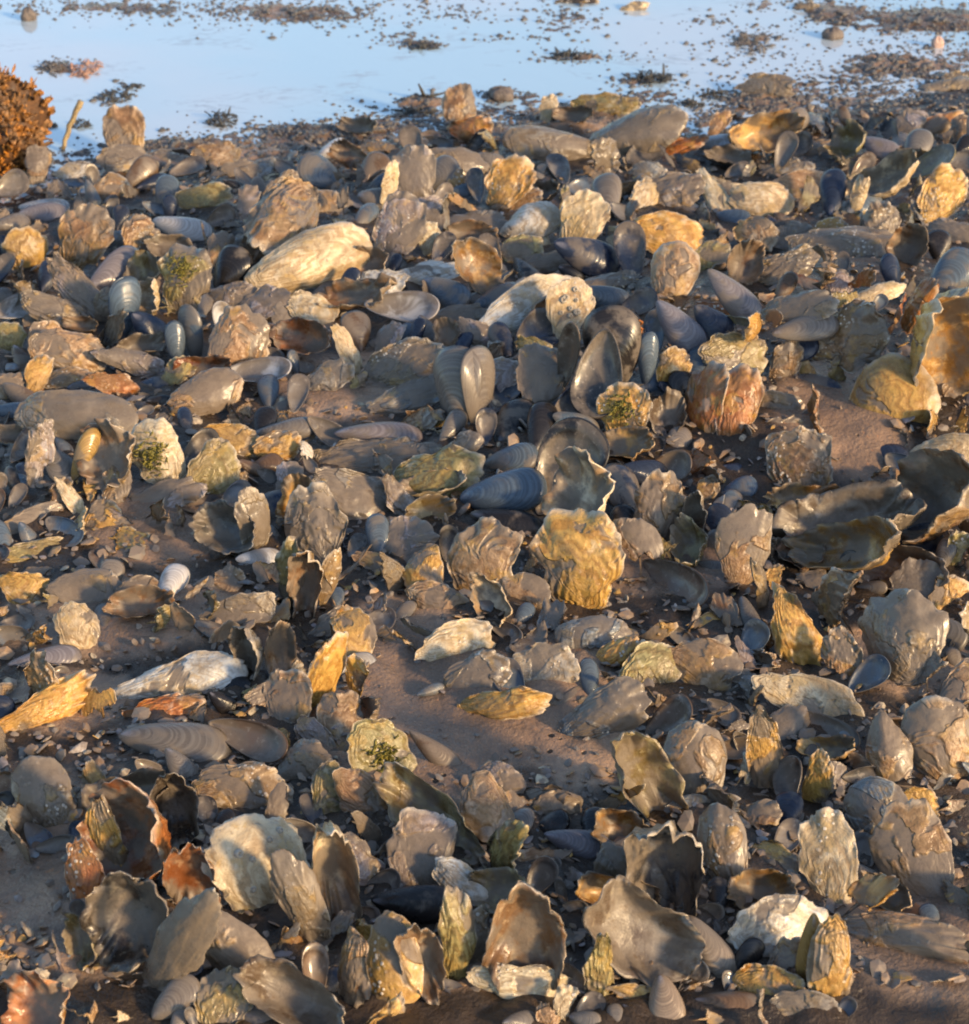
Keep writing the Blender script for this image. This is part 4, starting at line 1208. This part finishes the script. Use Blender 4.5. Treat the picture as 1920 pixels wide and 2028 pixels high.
along([(1878, 615, .015), (1900, 585, .025), (1935, 545, .03)], (.0034, .0028), 'stick', straw, 'tan twig beside the smooth blue-grey mussel, running out of the picture', 'stick')
along([(1468, 838, .02), (1492, 866, .017), (1520, 905, .012)], (.0040, .0036), 'stick', bark, 'dull brown stick under the cracked orange oyster', 'stick')
along([(30, 1120, .008), (120, 1070, .012), (220, 1040, .02), (300, 985, .026), (380, 965, .02)], (.0020, .0014), 'weed_stalk', stalk, 'long olive weed stalk trailing below the cave-like oyster', 'weed stalk')
along([(112, 1085, .006), (145, 1030, .02), (158, 1008, .02), (172, 1045, .014), (150, 1080, .006)], (.0014, .0012), 'weed_stalk', stalk, 'thin weed stalk looped beside the small gold oyster', 'weed stalk')
along([(250, 1000, .03), (330, 1015, .02), (420, 985, .02), (500, 1000, .012)], (.0016, .0012), 'weed_stalk', stalk, 'weed stalk running from the cave-like oyster toward the blue-grey bowl', 'weed stalk')
along([(600, 1600, .02), (640, 1650, .035), (690, 1640, .03)], (.0018, .0012), 'weed_stalk', stalk, 'weed stalk curling over the crest of the cream-crested oyster', 'weed stalk')
along([(30, 920, .028), (58, 970, .014), (82, 1010, .006)], (.0030, .0020), 'weed_stalk', stalk, 'stiff olive stalk leaning beside the feather-thin pink shell', 'weed stalk')

def leaf_strip(P0, d, up, ln, wd, V, Fc, r, curl=.6, th=.0009):
    s = d.cross(up).normalized(); st = len(V); n = 4
    for i in range(n + 1):
        f = i / n; c = P0 + d * ln * f + up * (math.sin(f * 2.2) * curl * ln * .35) ; w = wd * (.35 + math.sin(min(1, f * 1.05 + .12) * 2.9)) * .6
        ru = up * (wd * .25 * math.sin(f * 9 + ln * 900))
        for e, h in ((-1, 0), (1, 0), (1, -1), (-1, -1)): V.append(tuple(c + s * w * e + ru * e + up * th * h))
    for i in range(n):
        a = st + i * 4
        for k in range(4): k2 = (k + 1) % 4; Fc.append((a + k, a + 4 + k, a + 4 + k2, a + k2))
    Fc.append((st, st + 1, st + 2, st + 3)); e = st + n * 4; Fc.append((e + 3, e + 2, e + 1, e))

def seaweed():
    r = random.Random(3)
    c = at(-24, 322, 0.0); root = empty('seaweed_clump', c)
    rx, ry, rz = .098, .075, .135
    V = []; Fc = []; nu, nv = 40, 22
    def shape(u, v):
        a = 6.283 * u; e = v * math.pi / 2
        k = 1 + .30 * float(vnoise(math.cos(a) * 2 + 5, math.sin(a) * 2 + v * 3, 61)) + .20 * float(vnoise(math.cos(a) * 5, math.sin(a) * 5 + v * 8, 62))
        k *= 1 - .22 * max(0, .35 - v) / .35                # pulled in at the foot
        return Vector((rx * k * math.cos(a) * math.cos(e), ry * k * math.sin(a) * math.cos(e), rz * k * math.sin(e) - .01))
    for j in range(nv + 1):
        for i in range(nu): V.append(tuple(shape(i / nu, min(j / nv, .999))))
    for j in range(nv):
        for i in range(nu):
            k = (i + 1) % nu; Fc.append((j * nu + i, j * nu + k, (j + 1) * nu + k, (j + 1) * nu + i))
    mesh_obj('holdfast', V, Fc, [simple_mat('weed_core', (.05, .024, .010), (.11, .05, .018), 60)], root)
    V = []; Fc = []; tint = []
    for n in range(2400):
        u, v = r.random(), r.random() ** 1.15
        p = shape(u, v); nrm = Vector((p.x / rx ** 2, p.y / ry ** 2, p.z / rz ** 2)).normalized()
        d = (nrm + Vector((r.gauss(0, .45), r.gauss(0, .45), r.gauss(.15, .45)))).normalized()
        up = d.cross(Vector((r.gauss(0, 1), r.gauss(0, 1), r.gauss(0, 1)))).normalized()
        leaf_strip(p - nrm * .003, d, up, r.uniform(.006, .020) * (1.5 if r.random() < .1 else .8), r.uniform(.003, .008), V, Fc, r)
    m = simple_mat('weed_fronds', (.36, .145, .022), (.17, .10, .05), 16, (.4, .65), .5, .003, 3)
    o = mesh_obj('fronds', V, Fc, [m], root); o['kind'] = 'stuff'
    tag(root, 'bushy orange-brown seaweed clump standing at the edge of the pool', 'seaweed')
seaweed()

for it in MOSSY:
    r = random.Random(int(it.x)); V = []; Fc = []; M = it.obj.matrix_world; M3 = M.to_3x3().inverted().transposed()
    cu, cw = r.uniform(-.05, .2), r.uniform(-.15, .15)
    for k in range(150):
        co, no = on_shell(it, cu + r.gauss(0, .11), cw + r.gauss(0, .11)); nn = (M3 @ no).normalized()
        dd = (nn + Vector((r.gauss(0, .8), r.gauss(0, .8), r.gauss(-.2, .5)))).normalized()
        leaf_strip(M @ co, dd, dd.orthogonal().normalized(), r.uniform(.003, .008), r.uniform(.0007, .0016), V, Fc, r, .7, .0006)
    rel(mesh_obj('moss_tuft', V, Fc, [moss_m]), it.obj)

def weed_scrap(x, y, hw, hh, n, mat, label, cat, name='weed_scrap', tall=.006, seed=1):
    """a tangle of short strips lying on the wet mud"""
    r = random.Random(seed); V = []; Fc = []
    c = at(x, y); e = (at(x + hw, y) - c).length; g = (at(x, y - hh) - c).length
    for k in range(n):
        a = r.uniform(0, 6.283); q = math.sqrt(r.random())
        px, py = c.x + e * q * math.cos(a), c.y + g * q * math.sin(a)
        z = max(0.0006, gz(px, py)) + r.uniform(0, tall) * (1 - q)
        d = Vector((r.gauss(0, 1), r.gauss(0, .6), r.gauss(0, .25))).normalized()
        leaf_strip(Vector((px, py, z)), d, Vector((r.gauss(0, .2), 0, 1)).normalized(), r.uniform(.5, 1.1) * e * .5, r.uniform(.0012, .0034), V, Fc, r, .5, .001)
    o = mesh_obj(name, V, Fc, [mat]); tag(o, label, cat, 'scraps of weed in and round the pool'); return o
pinkmat = simple_mat('pink_weed', (.42, .22, .15), (.30, .20, .16), 70)
greyweed = simple_mat('grey_weed', (.17, .155, .145), (.10, .092, .088), 70)
scr = [(100, 136, 28, 13, 60, greyweed, 'grey silty weed scrap joined to a pinkish one in the open pool', 3), (168, 138, 30, 16, 90, pinkmat, 'pinkish orange weed scrap in the open pool', 5),
       (262, 172, 20, 6, 30, darkweed, 'thin dark weed scrap floating beyond a thicker one', 2), (228, 192, 32, 12, 60, darkweed, 'thicker dark weed scrap above the golden oyster peak', 3),
       (440, 240, 32, 12, 70, darkweed, 'lone dark weed heap on the pool, away from others', 9), (160, 248, 20, 9, 40, darkweed, 'dark weed scrap just beyond the slanting stick', 6),
       (100, 250, 14, 6, 25, darkweed, 'small dark weed scrap between the seaweed clump and the stick', 4), (822, 222, 40, 7, 60, darkweed, 'dark weed strip under the black sprig', 3),
       (1290, 158, 45, 9, 80, darkweed, 'dark weed strip beyond the two smooth grey oysters', 5), (1125, 112, 34, 8, 50, darkweed, 'dark weed strip on the mid pool mud bar', 3),
       (840, 94, 30, 6, 40, darkweed, 'small dark weed strip ending the long mud bar', 3), (1490, 86, 34, 22, 70, greyweed, 'grey weed tangle on the far mud bar', 4),
       (1372, 208, 26, 6, 40, darkweed, 'dark weed scrap near the gold oyster boat, farther out', 4), (1420, 190, 30, 7, 40, darkweed, 'dark weed scrap on the mud beside the far green shell', 4)]
for k, (x, y, hw, hh, n, m, lab, cm) in enumerate(scr): weed_scrap(x, y, hw, hh, n, m, lab, 'weed scrap', tall=cm / 1000 * 1.8, seed=20 + k)
# the black forked sprig
def sprig():
    V = []; Fc = []
    base = at(842, 192, .004)
    for tip, w in ((at(829, 165, .030), .0035), (at(886, 183, .010), .003), (at(826, 199, .005), .0025)):
        d = (tip - base); ln = d.length; d.normalize(); up = Vector((0, -1, .5)).normalized()
        leaf_strip(base, d, (up - d * up.dot(d)).normalized(), ln, w, V, Fc, None, .2, .002)
    tag(mesh_obj('weed_sprig', V, Fc, [darkweed]), 'black forked sprig of weed sticking up from the pool edge', 'weed sprig')
sprig()
def lump(x, y, wpx, hpx, mat, name, label, cat, seed):
    r = random.Random(seed); c = at(x, y + hpx * .3); zc = project(c)[2]; a = wpx * zc / F_PX / 2; h = hpx * zc / F_PX / 1.5
    V = []; Fc = []; nu, nv = 24, 14
    for j in range(nv + 1):
        e = -math.pi / 2 + math.pi * min(max(j / nv, .001), .999)
        for i in range(nu):
            t = 6.283 * i / nu; k = 1 + .17 * float(vnoise(math.cos(t) * 2 + seed, math.sin(t) * 2 + e, seed)) + .08 * float(vnoise(math.cos(t) * 6 + seed, math.sin(t) * 6 + e * 4, seed + 1))
            V.append((a * k * math.cos(e) * math.cos(t), a * .8 * k * math.cos(e) * math.sin(t), h * k * math.sin(e)))
    for j in range(nv):
        for i in range(nu): q = (i + 1) % nu; Fc.append((j * nu + i, j * nu + q, (j + 1) * nu + q, (j + 1) * nu + i))
    o = mesh_obj(name, V, Fc, [mat]); o.location = (c.x, c.y, max(0, gz(c.x, c.y)) + h * .45); tag(o, label, cat, None)
mudlump = simple_mat('mud_clod', (.085, .07, .062), (.16, .13, .11), 80)
lump(57, 31, 30, 26, mudlump, 'mud_clod', 'round dark brown clod on the far mud bar', 'mud clod', 4)
lump(1648, 68, 44, 22, mudlump, 'mud_clod', 'dark greenish clod standing in the far pool', 'mud clod', 5)
lump(994, 188, 52, 24, mudlump, 'mud_clod', 'small dark peaked clod in the pool beside the topmost oyster', 'mud clod', 6)
lump(1857, 86, 24, 22, simple_mat('pebble_stone', (.50, .34, .28), (.38, .26, .21), 90), 'pebble', 'single pale pink pebble in the far pool', 'pebble', 7)
for spec in ((1256, 15, 66, 26, 15, .6, 'c', 'brown and cream shell tilted on the farthest mud bar'), (1145, 2, 90, 22, 0, .4, 'k', 'dark shell cut off at the far edge of view'),
             (1598, 12, 52, 18, 5, .5, 'g', 'grey shell speck on the farthest mud'), (1505, 152, 46, 18, 0, .5, 'g', 'small grey shell edge beyond the far green shell'),
             (1900, 150, 60, 20, 5, .4, 'g', 'slim grey shell lapping the long flat one by the far shore')):
    x, y, ln, wd, ang, tl, c, lab = spec
    P, a, b, n, Lm, Wm = frame(x, y, ln, wd, ang, tl, 0, 'o', .6)
    o = bpy.data.objects.new('oyster_shell', OY[int(x) % len(OY)]); COL.objects.link(o); set_mat(o, P, a, b, n, Lm, Wm, math.sqrt(Lm * Wm)); o.color = (*CLR[c], .6)
    tag(o, lab, 'oyster shell', GROUP['o'])
